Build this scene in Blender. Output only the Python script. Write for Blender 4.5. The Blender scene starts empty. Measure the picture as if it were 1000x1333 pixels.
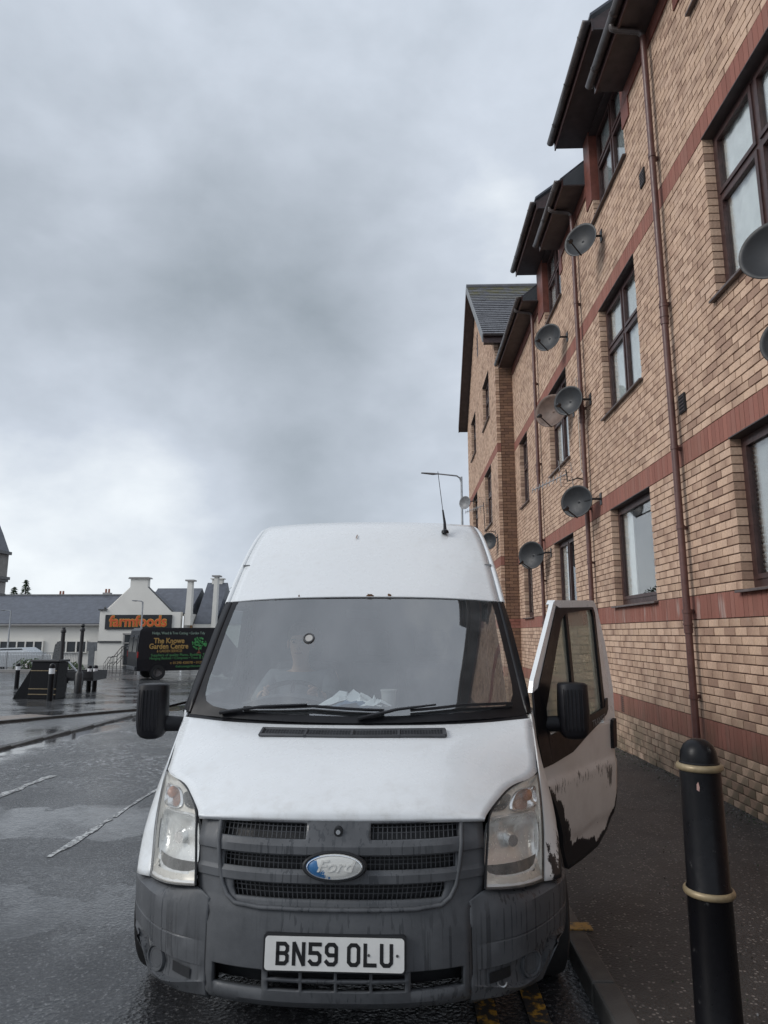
import bpy, bmesh, math, random
import numpy as np
from mathutils import Vector, Matrix
R = math.radians
random.seed(7)
SC = bpy.context.scene
COL = SC.collection

# ------------------------------------------------------------------ camera
cam_d = bpy.data.cameras.new('camera')
cam_d.sensor_fit = 'HORIZONTAL'; cam_d.sensor_width = 36.0; cam_d.lens = 32.04
cam_d.clip_start = 0.05; cam_d.clip_end = 2000
cam = bpy.data.objects.new('camera', cam_d); COL.objects.link(cam)
cam.location = (0, 0, 1.615)
cam.rotation_euler = (R(90) + math.atan(158.5/890), 0, 0.03096)
SC.camera = cam

# ------------------------------------------------------------------ world: overcast sky
W = bpy.data.worlds.new('World'); SC.world = W; W.use_nodes = True
nt = W.node_tree; nt.nodes.clear()
def wn(t, **k):
    n = nt.nodes.new(t)
    for a, b in k.items(): setattr(n, a, b)
    return n
def wl(a, b): nt.links.new(a, b)
def wmath(op, a, b=None, c=None, clamp=False):
    n = wn('ShaderNodeMath', operation=op, use_clamp=clamp)
    for i, x in enumerate((a, b, c)):
        if x is None: continue
        if isinstance(x, (int, float)): n.inputs[i].default_value = x
        else: wl(x, n.inputs[i])
    return n.outputs[0]
SUN_EL, SUN_AZ = 32, 250       # azimuth clockwise from +Y: from the left, a little behind the camera
out = wn('ShaderNodeOutputWorld'); bg = wn('ShaderNodeBackground'); bg.inputs['Strength'].default_value = 0.1
wl(bg.outputs[0], out.inputs[0])
sky = wn('ShaderNodeTexSky', sky_type='NISHITA', sun_disc=False)
sky.sun_elevation = R(SUN_EL); sky.sun_rotation = R(SUN_AZ)
tc = wn('ShaderNodeTexCoord'); sep = wn('ShaderNodeSeparateXYZ'); wl(tc.outputs['Generated'], sep.inputs[0])
dirv = tc.outputs['Generated']
def noise(scale, detail, rough, dist, off, zs):
    m = wn('ShaderNodeMapping'); m.inputs['Scale'].default_value = (1, 1, zs); m.inputs['Location'].default_value = off
    wl(dirv, m.inputs[0])
    n = wn('ShaderNodeTexNoise'); n.inputs['Scale'].default_value = scale; n.inputs['Detail'].default_value = detail
    n.inputs['Roughness'].default_value = rough; n.inputs['Distortion'].default_value = dist
    wl(m.outputs[0], n.inputs['Vector']); return n.outputs['Fac']
n1 = noise(2.3, 5, 0.48, 0.0, (3.1, 0.4, 1.7), 1.35)
n2 = noise(4.6, 7, 0.53, 0.1, (0.4, 5.2, 2.2), 1.6)
nn = wmath('ADD', wmath('MULTIPLY', wmath('SUBTRACT', n1, 0.5), 0.70), wmath('MULTIPLY', wmath('SUBTRACT', n2, 0.5), 0.80))
def lobe(d, lo, hi, amt):
    v = Vector(d).normalized()
    dp = wn('ShaderNodeVectorMath', operation='DOT_PRODUCT'); wl(dirv, dp.inputs[0]); dp.inputs[1].default_value = v
    mr = wn('ShaderNodeMapRange', interpolation_type='SMOOTHSTEP'); wl(dp.outputs['Value'], mr.inputs['Value'])
    mr.inputs['From Min'].default_value = lo; mr.inputs['From Max'].default_value = hi
    return wmath('MULTIPLY', mr.outputs['Result'], amt)
val = wmath('ADD', nn, 0.60)
val = wmath('ADD', val, lobe((-0.36, 0.88, 0.30), 0.84, 1.0, -0.22))      # the dark cloud bank down the street
val = wmath('ADD', val, lobe((-0.20, 0.88, 0.42), 0.88, 1.0, -0.11))
val = wmath('ADD', val, lobe((-0.47, 0.88, 0.08), 0.92, 1.0, 0.50))       # the break of light low on the left
val = wmath('ADD', val, lobe((0.12, 0.93, 0.36), 0.96, 1.0, 0.14))
val = wmath('ADD', val, lobe((-0.45, 0.66, 0.60), 0.94, 1.0, 0.06))
ramp = wn('ShaderNodeValToRGB'); wl(val, ramp.inputs[0])
e = ramp.color_ramp.elements
e[0].position = 0.05; e[0].color = (0.31, 0.355, 0.40, 1)
e[1].position = 0.95; e[1].color = (0.86, 0.91, 0.95, 1)
m1 = e.new(0.42); m1.color = (0.455, 0.505, 0.57, 1)
m2 = e.new(0.66); m2.color = (0.58, 0.635, 0.715, 1)
# an overcast sky grows brighter towards the zenith, and is thinner on the sun's side
zen = wn('ShaderNodeMapRange', interpolation_type='SMOOTHSTEP'); wl(sep.outputs['Z'], zen.inputs['Value'])
zen.inputs['From Min'].default_value = 0.45; zen.inputs['From Max'].default_value = 1.0; zen.inputs['To Min'].default_value = 1.0; zen.inputs['To Max'].default_value = 1.25
back = wn('ShaderNodeMapRange', interpolation_type='SMOOTHSTEP'); wl(sep.outputs['Y'], back.inputs['Value'])
back.inputs['From Min'].default_value = 0.5; back.inputs['From Max'].default_value = -0.9; back.inputs['To Min'].default_value = 1.0; back.inputs['To Max'].default_value = 1.1
gain = wmath('MULTIPLY', wmath('MULTIPLY', zen.outputs['Result'], back.outputs['Result']), 10.0)
cl = wn('ShaderNodeVectorMath', operation='SCALE'); wl(ramp.outputs['Color'], cl.inputs[0]); wl(gain, cl.inputs['Scale'])
mix = wn('ShaderNodeMix', data_type='RGBA'); mix.inputs['Factor'].default_value = 0.94
wl(sky.outputs[0], mix.inputs[6]); wl(cl.outputs[0], mix.inputs[7]); wl(mix.outputs[2], bg.inputs['Color'])

sun_d = bpy.data.lights.new('sun', 'SUN'); sun_d.energy = 1.5; sun_d.angle = R(24); sun_d.color = (1.0, 0.97, 0.93)
sun = bpy.data.objects.new('sun', sun_d); COL.objects.link(sun)
az = R(SUN_AZ); el = R(SUN_EL)
sdir = Vector((math.sin(az)*math.cos(el), math.cos(az)*math.cos(el), math.sin(el)))
sun.rotation_euler = sdir.to_track_quat('Z', 'Y').to_euler(); sun.location = sdir*60

SC.render.engine = 'CYCLES'
SC.view_settings.view_transform = 'Standard'; SC.view_settings.look = 'None'
SC.view_settings.exposure = 0.12; SC.view_settings.gamma = 1.0; SC.view_settings.use_curve_mapping = False
SC.cycles.max_bounces = 8; SC.cycles.transparent_max_bounces = 12
SC.cycles.use_denoising = True

# ------------------------------------------------------------------ helpers
def tag(o, label=None, cat=None, group=None, kind=None):
    if label: o['label'] = label
    if cat: o['category'] = cat
    if group: o['group'] = group
    if kind: o['kind'] = kind
    return o
def empty(name, loc=(0, 0, 0), rz=0.0, label=None, cat=None, group=None):
    o = bpy.data.objects.new(name, None); o.empty_display_size = 0.2; COL.objects.link(o)
    o.location = loc; o.rotation_euler = (0, 0, rz)
    return tag(o, label, cat, group)
def copy_tree(o, parent=None):
    c = o.copy(); COL.objects.link(c)
    if parent is not None: c.parent = parent
    for ch in list(o.children): copy_tree(ch, c)
    return c

class MB:
    def __init__(s): s.v = []; s.f = []; s.m = []; s.c = []; s.usec = False
    def vert(s, p, col=None):
        s.v.append(tuple(p)); s.c.append(col if col is not None else (0, 0, 0, 1))
        if col is not None: s.usec = True
        return len(s.v)-1
    def face(s, idx, mi=0): s.f.append(tuple(idx)); s.m.append(mi)
    def poly(s, pts, mi=0, col=None): s.face([s.vert(p, col) for p in pts], mi)
    def box(s, x0, x1, y0, y1, z0, z1, mi=0, cols=None, skip=()):
        P = [(x0,y0,z0),(x1,y0,z0),(x1,y1,z0),(x0,y1,z0),(x0,y0,z1),(x1,y0,z1),(x1,y1,z1),(x0,y1,z1)]
        i = [s.vert(p, cols[k] if cols else None) for k, p in enumerate(P)]
        for nm, q in (('b',(0,3,2,1)),('t',(4,5,6,7)),('y0',(0,1,5,4)),('x1',(1,2,6,5)),('y1',(2,3,7,6)),('x0',(3,0,4,7))):
            if nm in skip: continue
            s.face([i[k] for k in q], mi)
        return s
    def grid(s, G, mi=0, cols=None, keep=None):
        nr, nc = len(G), len(G[0])
        ids = [[s.vert(G[a][b], cols[a][b] if cols else None) for b in range(nc)] for a in range(nr)]
        for a in range(nr-1):
            for b in range(nc-1):
                if keep and not keep(a, b): continue
                s.face((ids[a][b], ids[a][b+1], ids[a+1][b+1], ids[a+1][b]), mi)
        return s
    def tube(s, pts, r, n=8, mi=0, cap=True, sq=None):
        pts = [Vector(p) for p in pts]; k = len(pts)
        rr = r if isinstance(r, (list, tuple)) else [r]*k
        up = None; rings = []
        for i, p in enumerate(pts):
            t = (pts[min(i+1, k-1)]-pts[max(i-1, 0)]).normalized()
            if up is None:
                up = Vector((0, 0, 1)) if abs(t.z) < 0.9 else Vector((1, 0, 0))
            a = (up - t*up.dot(t)).normalized(); b = t.cross(a); up = a
            ring = []
            for j in range(n):
                th = 2*math.pi*(j+.5)/n
                ca, sa = math.cos(th), math.sin(th)
                q = sq or (1, 1)
                ring.append(s.vert(p + a*(ca*rr[i]*q[0]) + b*(sa*rr[i]*q[1])))
            rings.append(ring)
        for i in range(k-1):
            for j in range(n):
                s.face((rings[i][j], rings[i][(j+1) % n], rings[i+1][(j+1) % n], rings[i+1][j]), mi)
        if cap:
            s.face(rings[0][::-1], mi); s.face(rings[-1], mi)
        return s
    def lathe(s, prof, n=24, M=None, mi=0):
        rings = []
        for r, z in prof:
            ring = []
            for j in range(n):
                th = 2*math.pi*j/n
                p = Vector((r*math.cos(th), r*math.sin(th), z))
                if M is not None: p = M @ p
                ring.append(s.vert(p))
            rings.append(ring)
        for i in range(len(prof)-1):
            for j in range(n):
                s.face((rings[i][j], rings[i][(j+1) % n], rings[i+1][(j+1) % n], rings[i+1][j]), mi)
        if prof[0][0] > 1e-5: s.face(rings[0][::-1], mi)
        if prof[-1][0] > 1e-5: s.face(rings[-1], mi)
        return s
    def prism(s, pts, d, mi=0):
        """pts: 3-D outline; d: vector of extrusion"""
        d = Vector(d); a = [s.vert(Vector(p)) for p in pts]; b = [s.vert(Vector(p)+d) for p in pts]
        n = len(pts)
        s.face(a, mi); s.face(b[::-1], mi)
        for i in range(n): s.face((a[i], b[i], b[(i+1) % n], a[(i+1) % n]), mi)
        return s
    def build(s, name, mats, parent=None, smooth=None, label=None, kind=None, solid=0.0, bevel=0.0, recalc=True):
        me = bpy.data.meshes.new(name)
        me.from_pydata(s.v, [], s.f)
        if not isinstance(mats, (list, tuple)): mats = [mats]
        for m in mats: me.materials.append(m)
        if len(mats) > 1: me.polygons.foreach_set('material_index', s.m)
        if s.usec:
            at = me.color_attributes.new('tint', 'FLOAT_COLOR', 'POINT')
            at.data.foreach_set('color', np.array(s.c, dtype=np.float32).ravel())
        if recalc:
            bm = bmesh.new(); bm.from_mesh(me); bmesh.ops.recalc_face_normals(bm, faces=bm.faces); bm.to_mesh(me); bm.free()
        if smooth is not None:
            me.shade_smooth(); me.set_sharp_from_angle(angle=R(smooth))
        me.update()
        o = bpy.data.objects.new(name, me); COL.objects.link(o)
        if parent is not None: o.parent = parent
        if label: o['label'] = label
        if kind: o['kind'] = kind
        if solid:
            md = o.modifiers.new('thickness', 'SOLIDIFY'); md.thickness = abs(solid); md.offset = -1 if solid > 0 else 1
        if bevel:
            md = o.modifiers.new('bevel', 'BEVEL'); md.width = bevel; md.segments = 2; md.limit_method = 'ANGLE'; md.angle_limit = R(40)
        return o

def cr(P, n):
    """Catmull-Rom through the control points along axis 0, n samples per span"""
    P = np.asarray(P, float); k = len(P); out = []
    for i in range(k-1):
        p0 = P[i-1] if i > 0 else 2*P[0]-P[1]
        p1, p2 = P[i], P[i+1]
        p3 = P[i+2] if i+2 < k else 2*P[-1]-P[-2]
        for j in range(n):
            t = j/n
            out.append(0.5*((2*p1)+(-p0+p2)*t+(2*p0-5*p1+4*p2-p3)*t*t+(-p0+3*p1-3*p2+p3)*t**3))
    out.append(P[-1]); return np.array(out)
def surf(ctrl, nr=4, nc=4):
    C = np.asarray(ctrl, float)
    A = cr(C, nr); B = cr(np.swapaxes(A, 0, 1), nc)
    return np.swapaxes(B, 0, 1)
def lerp(a, b, t): return a+(b-a)*t
def itp(x, tab): return float(np.interp(x, [t[0] for t in tab], [t[1] for t in tab]))
def sstep(a, b, x):
    t = min(1, max(0, (x-a)/(b-a))); return t*t*(3-2*t)

# ------------------------------------------------------------------ materials
MATS = {}
class NT:
    def __init__(s, name):
        s.mat = bpy.data.materials.new(name); s.mat.use_nodes = True
        s.t = s.mat.node_tree; s.t.nodes.clear()
        s.out = s.t.nodes.new('ShaderNodeOutputMaterial')
        MATS[name] = s.mat
    def n(s, ty, **k):
        x = s.t.nodes.new(ty)
        for a, b in k.items(): setattr(x, a, b)
        return x
    def l(s, a, b): s.t.links.new(a, b)
    def setv(s, sock, v):
        if hasattr(v, 'is_linked') or isinstance(v, bpy.types.NodeSocket): s.l(v, sock)
        elif isinstance(v, (tuple, list)) and len(v) == 3 and sock.type == 'RGBA': sock.default_value = (*v, 1)
        else: sock.default_value = v
    def math(s, op, a, b=None, clamp=False):
        m = s.n('ShaderNodeMath', operation=op, use_clamp=clamp)
        s.setv(m.inputs[0], a)
        if b is not None: s.setv(m.inputs[1], b)
        return m.outputs[0]
    def mix(s, f, a, b):
        m = s.n('ShaderNodeMix', data_type='RGBA')
        s.setv(m.inputs[0], f); s.setv(m.inputs[6], a); s.setv(m.inputs[7], b); return m.outputs[2]
    def mr(s, v, a, b, c=0.0, d=1.0):
        m = s.n('ShaderNodeMapRange'); s.setv(m.inputs[0], v)
        for i, x in enumerate((a, b, c, d)): m.inputs[i+1].default_value = x
        return m.outputs[0]
    def co(s, kind='Object', scale=(1, 1, 1), loc=(0, 0, 0)):
        t = s.n('ShaderNodeTexCoord'); m = s.n('ShaderNodeMapping'); s.l(t.outputs[kind], m.inputs[0])
        m.inputs['Scale'].default_value = scale; m.inputs['Location'].default_value = loc; return m.outputs[0]
    def noise(s, scale=5.0, detail=4.0, rough=0.55, vec=None, dist=0.0):
        x = s.n('ShaderNodeTexNoise'); x.inputs['Scale'].default_value = scale; x.inputs['Detail'].default_value = detail
        x.inputs['Roughness'].default_value = rough; x.inputs['Distortion'].default_value = dist
        s.l(vec if vec is not None else s.co(), x.inputs['Vector']); return x.outputs['Fac']
    def bump(s, h, strength=0.3, dist=0.01):
        b = s.n('ShaderNodeBump'); b.inputs['Strength'].default_value = strength; b.inputs['Distance'].default_value = dist
        s.l(h, b.inputs['Height']); return b.outputs['Normal']
    def pbr(s, color, rough=0.5, metal=0.0, normal=None, spec=0.5, coat=0.0, alpha=None):
        p = s.n('ShaderNodeBsdfPrincipled')
        s.setv(p.inputs['Base Color'], color); s.setv(p.inputs['Roughness'], rough); s.setv(p.inputs['Metallic'], metal)
        p.inputs['Specular IOR Level'].default_value = spec; p.inputs['Coat Weight'].default_value = coat
        p.inputs['Coat Roughness'].default_value = 0.06
        if normal is not None: s.l(normal, p.inputs['Normal'])
        s.l(p.outputs[0], s.out.inputs[0]); return s.mat
def simple(name, col, rough=0.5, metal=0.0, var=0.15, nscale=8.0, bump=0.0, bscale=60.0, coat=0.0, spec=0.5):
    t = NT(name)
    f = t.noise(nscale, 5, 0.6)
    a = tuple(c*(1-var) for c in col); b = tuple(min(1, c*(1+var)) for c in col)
    c = t.mix(t.mr(f, 0.3, 0.7), a, b)
    r = t.mr(t.noise(nscale*1.7, 4, 0.6), 0.3, 0.7, max(0.02, rough-0.08), min(1, rough+0.08))
    nrm = t.bump(t.noise(bscale, 4, 0.6), bump, 0.004) if bump else None
    return t.pbr(c, r, metal, nrm, spec, coat)
def glass(name, tint=(1, 1, 1), ior=1.6, film=0.0, filmcol=(0.5, 0.5, 0.5), rough=0.0, film_var=0.0):
    t = NT(name)
    tr = t.n('ShaderNodeBsdfTransparent'); tr.inputs[0].default_value = (*tint, 1)
    gl = t.n('ShaderNodeBsdfGlossy'); gl.inputs['Roughness'].default_value = rough
    lw = t.n('ShaderNodeLayerWeight'); lw.inputs['Blend'].default_value = 0.5
    r0 = ((ior-1)/(ior+1))**2
    fr = t.math('ADD', t.math('MULTIPLY', t.math('POWER', lw.outputs['Facing'], 4.2), 1-r0), r0, True)
    m = t.n('ShaderNodeMixShader'); t.l(fr, m.inputs[0]); t.l(tr.outputs[0], m.inputs[1]); t.l(gl.outputs[0], m.inputs[2])
    o = m.outputs[0]
    if film:
        df = t.n('ShaderNodeBsdfDiffuse'); df.inputs[0].default_value = (*filmcol, 1)
        m2 = t.n('ShaderNodeMixShader')
        nz = t.noise(3.0, 6, 0.65)
        t.l(t.mr(nz, 0.35, 0.75, film*(1-film_var), film*(1+film_var)), m2.inputs[0])
        t.l(o, m2.inputs[1]); t.l(df.outputs[0], m2.inputs[2]); o = m2.outputs[0]
    t.l(o, t.out.inputs[0]); return t.mat

# road asphalt: dark, wet, with puddled hollows
def asphalt(name, base=(0.035, 0.036, 0.038), wet=0.5, rlo=0.12, rhi=0.55, grit=1.0, flake=0.0, tintvar=0.35, bs=1.0):
    t = NT(name); v = t.co('Object')
    big = t.noise(0.7, 5, 0.6, v, 0.4); mid = t.noise(4.0, 6, 0.65, v); fine = t.noise(95.0, 3, 0.7, v)
    vo = t.n('ShaderNodeTexVoronoi'); vo.inputs['Scale'].default_value = 70.0; t.l(v, vo.inputs['Vector'])
    c = t.mix(t.mr(mid, 0.3, 0.7), tuple(x*(1-tintvar) for x in base), tuple(x*(1+tintvar) for x in base))
    st = t.mr(vo.outputs['Color'], 0.55, 0.95, 0.0, 0.6) if False else t.mr(fine, 0.58, 0.75, 0.0, 0.45*grit)
    c = t.mix(st, c, tuple(min(1, x*3.2) for x in base))
    if name == 'pavement_asphalt':
        v2 = t.n('ShaderNodeTexVoronoi'); v2.inputs['Scale'].default_value = 55.0; t.l(v, v2.inputs['Vector'])
        sp = t.n('ShaderNodeSeparateXYZ'); t.l(v2.outputs['Color'], sp.inputs[0])
        dot = t.math('MULTIPLY', t.mr(v2.outputs['Distance'], .42, .28), t.mr(sp.outputs['X'], .72, .80))
        c = t.mix(t.math('MULTIPLY', dot, .75), c, (0.24, 0.21, 0.19))
    if flake:
        sv = t.co('Object', (1.0, 0.45, 1.0))
        fl = t.noise(16.0, 6, 0.75, sv, 0.6); area = t.mr(t.noise(0.55, 3, 0.5, v), 0.42, 0.6)
        c = t.mix(t.math('MULTIPLY', t.mr(fl, 0.60, 0.68, 0, flake), area), c, (0.33, 0.34, 0.34))
    wetm = t.math('MULTIPLY', t.mr(big, 0.42, 0.62), wet, True)
    r = t.mix(wetm, (rhi,)*3, (rlo,)*3)
    hh = t.math('ADD', t.math('MULTIPLY', vo.outputs['Distance'], 0.6), t.math('ADD', t.math('MULTIPLY', fine, 0.5), t.math('MULTIPLY', mid, 1.6)))
    b = t.n('ShaderNodeBump'); b.inputs['Distance'].default_value = 0.012
    t.l(t.mr(wetm, 0, 1, 0.55*bs, 0.10*bs), b.inputs['Strength']); t.l(hh, b.inputs['Height'])
    return t.pbr(c, r, 0, b.outputs['Normal'], 0.5)
asphalt('pavement_asphalt', (0.036, 0.033, 0.031), 0.25, 0.3, 0.6, 0.9, 0.0, 0.35)
asphalt('plaza_paving', (0.06, 0.062, 0.065), 1.0, 0.05, 0.25, 0.3, 0.0, 0.3, 0.5)
def road():
    t = NT('road_asphalt'); v = t.co('Object')
    s = t.n('ShaderNodeSeparateXYZ'); t.l(v, s.inputs[0])
    big = t.noise(0.55, 5, 0.6, v, 0.5); mid = t.noise(3.0, 6, 0.65, v, 0.3); chip = t.noise(44.0, 4, 0.75, v); fine = t.noise(120.0, 2, 0.6, v)
    vo = t.n('ShaderNodeTexVoronoi'); vo.inputs['Scale'].default_value = 46.0; t.l(v, vo.inputs['Vector'])
    # strips relaid in a smoother asphalt right across the lane
    yw = t.math('ADD', s.outputs['Y'], t.math('MULTIPLY', t.math('SUBTRACT', t.noise(0.8, 6, .65, v, .4), .5), 1.7))
    def band(a, b):
        m = t.n('ShaderNodeMath', operation='COMPARE'); t.l(yw, m.inputs[0]); m.inputs[1].default_value = (a+b)/2; m.inputs[2].default_value = (b-a)/2; return m.outputs[0]
    pt = t.math('MULTIPLY', t.math('MAXIMUM', band(5.75, 6.75), t.math('MULTIPLY', band(4.15, 4.75), .6), True), t.mr(t.noise(1.3, 5, .65, v, .5), .30, .55, .25, .85))
    rough_area = t.math('SUBTRACT', 1.0, pt, True)
    c = t.mix(t.mr(mid, .3, .7), (0.024, 0.025, 0.028), (0.044, 0.045, 0.048))
    c = t.mix(pt, c, (0.055, 0.057, 0.061))
    st = t.math('MULTIPLY', t.mr(chip, .55, .66, 0, .7), t.mr(rough_area, 0, 1, .25, 1))
    c = t.mix(st, c, (0.24, 0.24, 0.245))
    fl = t.noise(15.0, 7, 0.8, t.co('Object', (1, .8, 1)), .3); far = t.mr(yw, 6.7, 9.0)
    area = t.math('MULTIPLY', t.mr(t.noise(.8, 3, .5, v), .36, .55), far)
    c = t.mix(t.math('MULTIPLY', t.math('MULTIPLY', t.mr(fl, .52, .58), area), .9), c, (0.34, 0.35, 0.36))
    wet = t.math('MULTIPLY', t.mr(big, .40, .56), t.mr(fl, .35, .6, 1, .5), True)
    gut = t.math('MULTIPLY', t.mr(s.outputs['X'], -5.0, -5.45), t.mr(t.noise(.9, 4, .6, v), .36, .5))
    wet = t.math('MAXIMUM', wet, gut)
    gut_off = t.math('SUBTRACT', 1.0, gut, True)
    r = t.mix(wet, (0.23,)*3, (0.08,)*3)
    h = t.math('ADD', t.math('MULTIPLY', chip, 1.0), t.math('ADD', t.math('MULTIPLY', vo.outputs['Distance'], .9), t.math('MULTIPLY', mid, 2.0)))
    b = t.n('ShaderNodeBump'); b.inputs['Distance'].default_value = 0.03
    t.l(t.math('MULTIPLY', t.math('MULTIPLY', t.mr(rough_area, 0, 1, .10, .30), t.mr(wet, 0, 1, 1, .4)), gut_off), b.inputs['Strength']); t.l(h, b.inputs['Height'])
    return t.pbr(c, r, 0, b.outputs['Normal'], 0.5)
road()
def paint_mark(name, col, wear):
    t = NT(name); v = t.co('Object'); n = t.noise(22.0, 6, 0.7, v)
    c = t.mix(t.mr(n, wear-0.06, wear+0.06), col, (0.05, 0.05, 0.052))
    return t.pbr(c, 0.4, 0, t.bump(t.noise(90, 3, .6, v), 0.3, .004))
paint_mark('white_line', (0.52, 0.53, 0.52), 0.485); paint_mark('yellow_line', (0.40, 0.23, 0.05), 0.53)
paint_mark('double_yellow', (0.62, 0.36, 0.06), 0.44)
simple('kerb_stone', (0.055, 0.053, 0.05), 0.5, var=0.3, nscale=6, bump=0.4, bscale=120)
simple('tan_paving', (0.17, 0.13, 0.10), 0.35, var=0.25, nscale=5, bump=0.3)
simple('soil', (0.05, 0.042, 0.035), 0.9, var=0.3, nscale=12, bump=0.5)

# brickwork: colour of each brick in the 'tint' attribute
def brickmat(name):
    t = NT(name); a = t.n('ShaderNodeAttribute'); a.attribute_name = 'tint'
    v = t.co('Object'); n = t.noise(45.0, 5, 0.7, v); n2 = t.noise(1.1, 4, 0.6, v)
    c = t.mix(t.mr(n, 0.35, 0.75, 0, 0.35), a.outputs['Color'], (0.20, 0.13, 0.09))
    c = t.mix(t.mr(n2, 0.5, 0.75, 0, 0.3), c, (0.22, 0.15, 0.11))
    sepx = t.n('ShaderNodeSeparateXYZ'); geo = t.n('ShaderNodeNewGeometry'); t.l(geo.outputs['Position'], sepx.inputs[0])
    low = t.math('MULTIPLY', t.mr(sepx.outputs['Z'], 0.95, 0.25), t.mr(t.noise(2.2, 5, .65, v), .34, .58))
    c = t.mix(t.math('MULTIPLY', low, 0.75), c, (0.095, 0.09, 0.058))     # algae on the damp plinth
    run = t.noise(1.0, 4, .6, t.co('Object', (14, 14, 1.3)))
    c = t.mix(t.mr(run, .58, .72, 0, .22), c, (0.16, 0.115, 0.09))
    # lime runs on the sill band
    onb = t.math('MULTIPLY', t.mr(sepx.outputs['Z'], 1.70, 1.76), t.mr(sepx.outputs['Z'], 2.0, 1.9))
    lime = t.math('MULTIPLY', t.mr(t.noise(1.0, 3, .6, t.co('Object', (9, 9, .9))), .60, .66), onb)
    c = t.mix(t.math('MULTIPLY', lime, .35), c, (0.55, 0.50, 0.46))
    st = t.n('ShaderNodeTexWave'); st.inputs['Scale'].default_value = 8; st.inputs['Distortion'].default_value = 6; t.l(v, st.inputs['Vector'])
    h = t.math('ADD', t.math('MULTIPLY', n, 1.0), t.math('MULTIPLY', st.outputs['Fac'], 0.2))
    return t.pbr(c, 0.88, 0, t.bump(h, 0.55, 0.006), 0.25)
brickmat('brick_face')
simple('mortar', (0.16, 0.105, 0.082), 0.95, var=0.25, nscale=20, bump=0.4, bscale=200)
simple('brown_wood', (0.052, 0.026, 0.024), 0.4, var=0.35, nscale=14, bump=0.2, bscale=50)
simple('brown_pipe', (0.115, 0.055, 0.048), 0.42, var=0.22, nscale=9)
simple('red_board', (0.17, 0.058, 0.042), 0.55, var=0.25, nscale=7, bump=0.15)
simple('dark_soffit', (0.058, 0.046, 0.047), 0.5, var=0.25, nscale=6)
simple('gutter_plastic', (0.08, 0.066, 0.063), 0.35, var=0.3, nscale=7)
simple('sill_board', (0.10, 0.075, 0.07), 0.4, var=0.35, nscale=14, bump=0.2)
simple('room_dark', (0.03, 0.03, 0.032), 0.9, var=0.2)
simple('curtain', (0.82, 0.83, 0.82), 0.85, var=0.1, nscale=9)
simple('blind', (0.74, 0.76, 0.76), 0.8, var=0.1, nscale=9)
glass('window_glass', (0.95, 0.97, 0.97), 2.1)
def slate(name, base, moss):
    t = NT(name); a = t.n('ShaderNodeAttribute'); a.attribute_name = 'tint'; v = t.co('Object')
    n = t.noise(3.0, 5, .6, v)
    c = t.mix(t.mr(n, .3, .7), tuple(x*.75 for x in base), tuple(x*1.3 for x in base))
    if moss:
        c = t.mix(t.math('MULTIPLY', a.outputs['Fac'], t.mr(t.noise(2.5, 5, .7, v), .42, .6)), c, (0.13, 0.115, 0.03))
    return t.pbr(c, 0.42, 0, t.bump(t.noise(25, 4, .6, v), .3, .01))
slate('roof_slate', (0.105, 0.105, 0.115), True)
slate('far_slate', (0.075, 0.082, 0.10), False)
simple('dish_grey', (0.024, 0.026, 0.029), 0.5, var=0.22, nscale=8)
simple('dish_rusty', (0.13, 0.085, 0.065), 0.55, var=0.35, nscale=8)
simple('black_plastic', (0.012, 0.012, 0.014), 0.4, var=0.2)
simple('lead_grey', (0.2, 0.205, 0.21), 0.45, var=0.2)
simple('galvanised', (0.36, 0.37, 0.38), 0.42, 0.7, var=0.15)
simple('white_cable', (0.55, 0.53, 0.48), 0.6)

# van
def vanpaint():
    t = NT('van_white'); v = t.co('Object')
    d = t.noise(7.0, 7, .7, v); sp = t.noise(60.0, 2, .5, v)
    c = t.mix(t.mr(d, .55, .85, 0, .35), (0.71, 0.735, 0.75), (0.50, 0.49, 0.46))
    c = t.mix(t.mr(sp, .77, .82, 0, .3), c, (0.33, 0.30, 0.27))
    sz = t.n('ShaderNodeSeparateXYZ'); t.l(v, sz.inputs[0])
    lowd = t.math('MULTIPLY', t.mr(sz.outputs['Z'], 1.02, .88), t.mr(t.noise(14.0, 7, .75, v), .42, .75))
    c = t.mix(t.math('MULTIPLY', lowd, .5), c, (0.40, 0.385, 0.35))
    st = t.noise(1.0, 5, .6, t.co('Object', (30, 30, 1.1)))
    c = t.mix(t.mr(st, .56, .8, 0, .16), c, (0.45, 0.44, 0.42))
    return t.pbr(c, t.mr(d, .3, .8, .2, .42), 0, None, 0.5, 0.35)
vanpaint()
def wornpaint():
    t = NT('van_white_worn'); v = t.co('Object'); a = t.n('ShaderNodeAttribute'); a.attribute_name = 'tint'
    sc = t.n('ShaderNodeSeparateColor'); t.l(a.outputs['Color'], sc.inputs[0])
    d = t.noise(5.0, 7, .7, v)
    c = t.mix(t.mr(d, .45, .8, 0, .45), (0.66, 0.65, 0.63), (0.40, 0.375, 0.35))
    n = t.noise(15.0, 7, .72, t.co('Object', (1, 1, .55)))
    m = t.mr(t.math('ADD', n, t.math('MULTIPLY', sc.outputs[0], 0.55)), .80, .83)
    n3 = t.noise(1.0, 5, .7, t.co('Object', (60, 60, 14)))
    m2 = t.math('MULTIPLY', t.mr(t.math('ADD', n3, t.math('MULTIPLY', sc.outputs[2], .36)), .70, .76), .85)
    mm = t.math('MAXIMUM', m, m2, True)
    c = t.mix(mm, c, (0.012, 0.013, 0.017))
    return t.pbr(c, .4, 0, None, .5, .15)
wornpaint()
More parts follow.
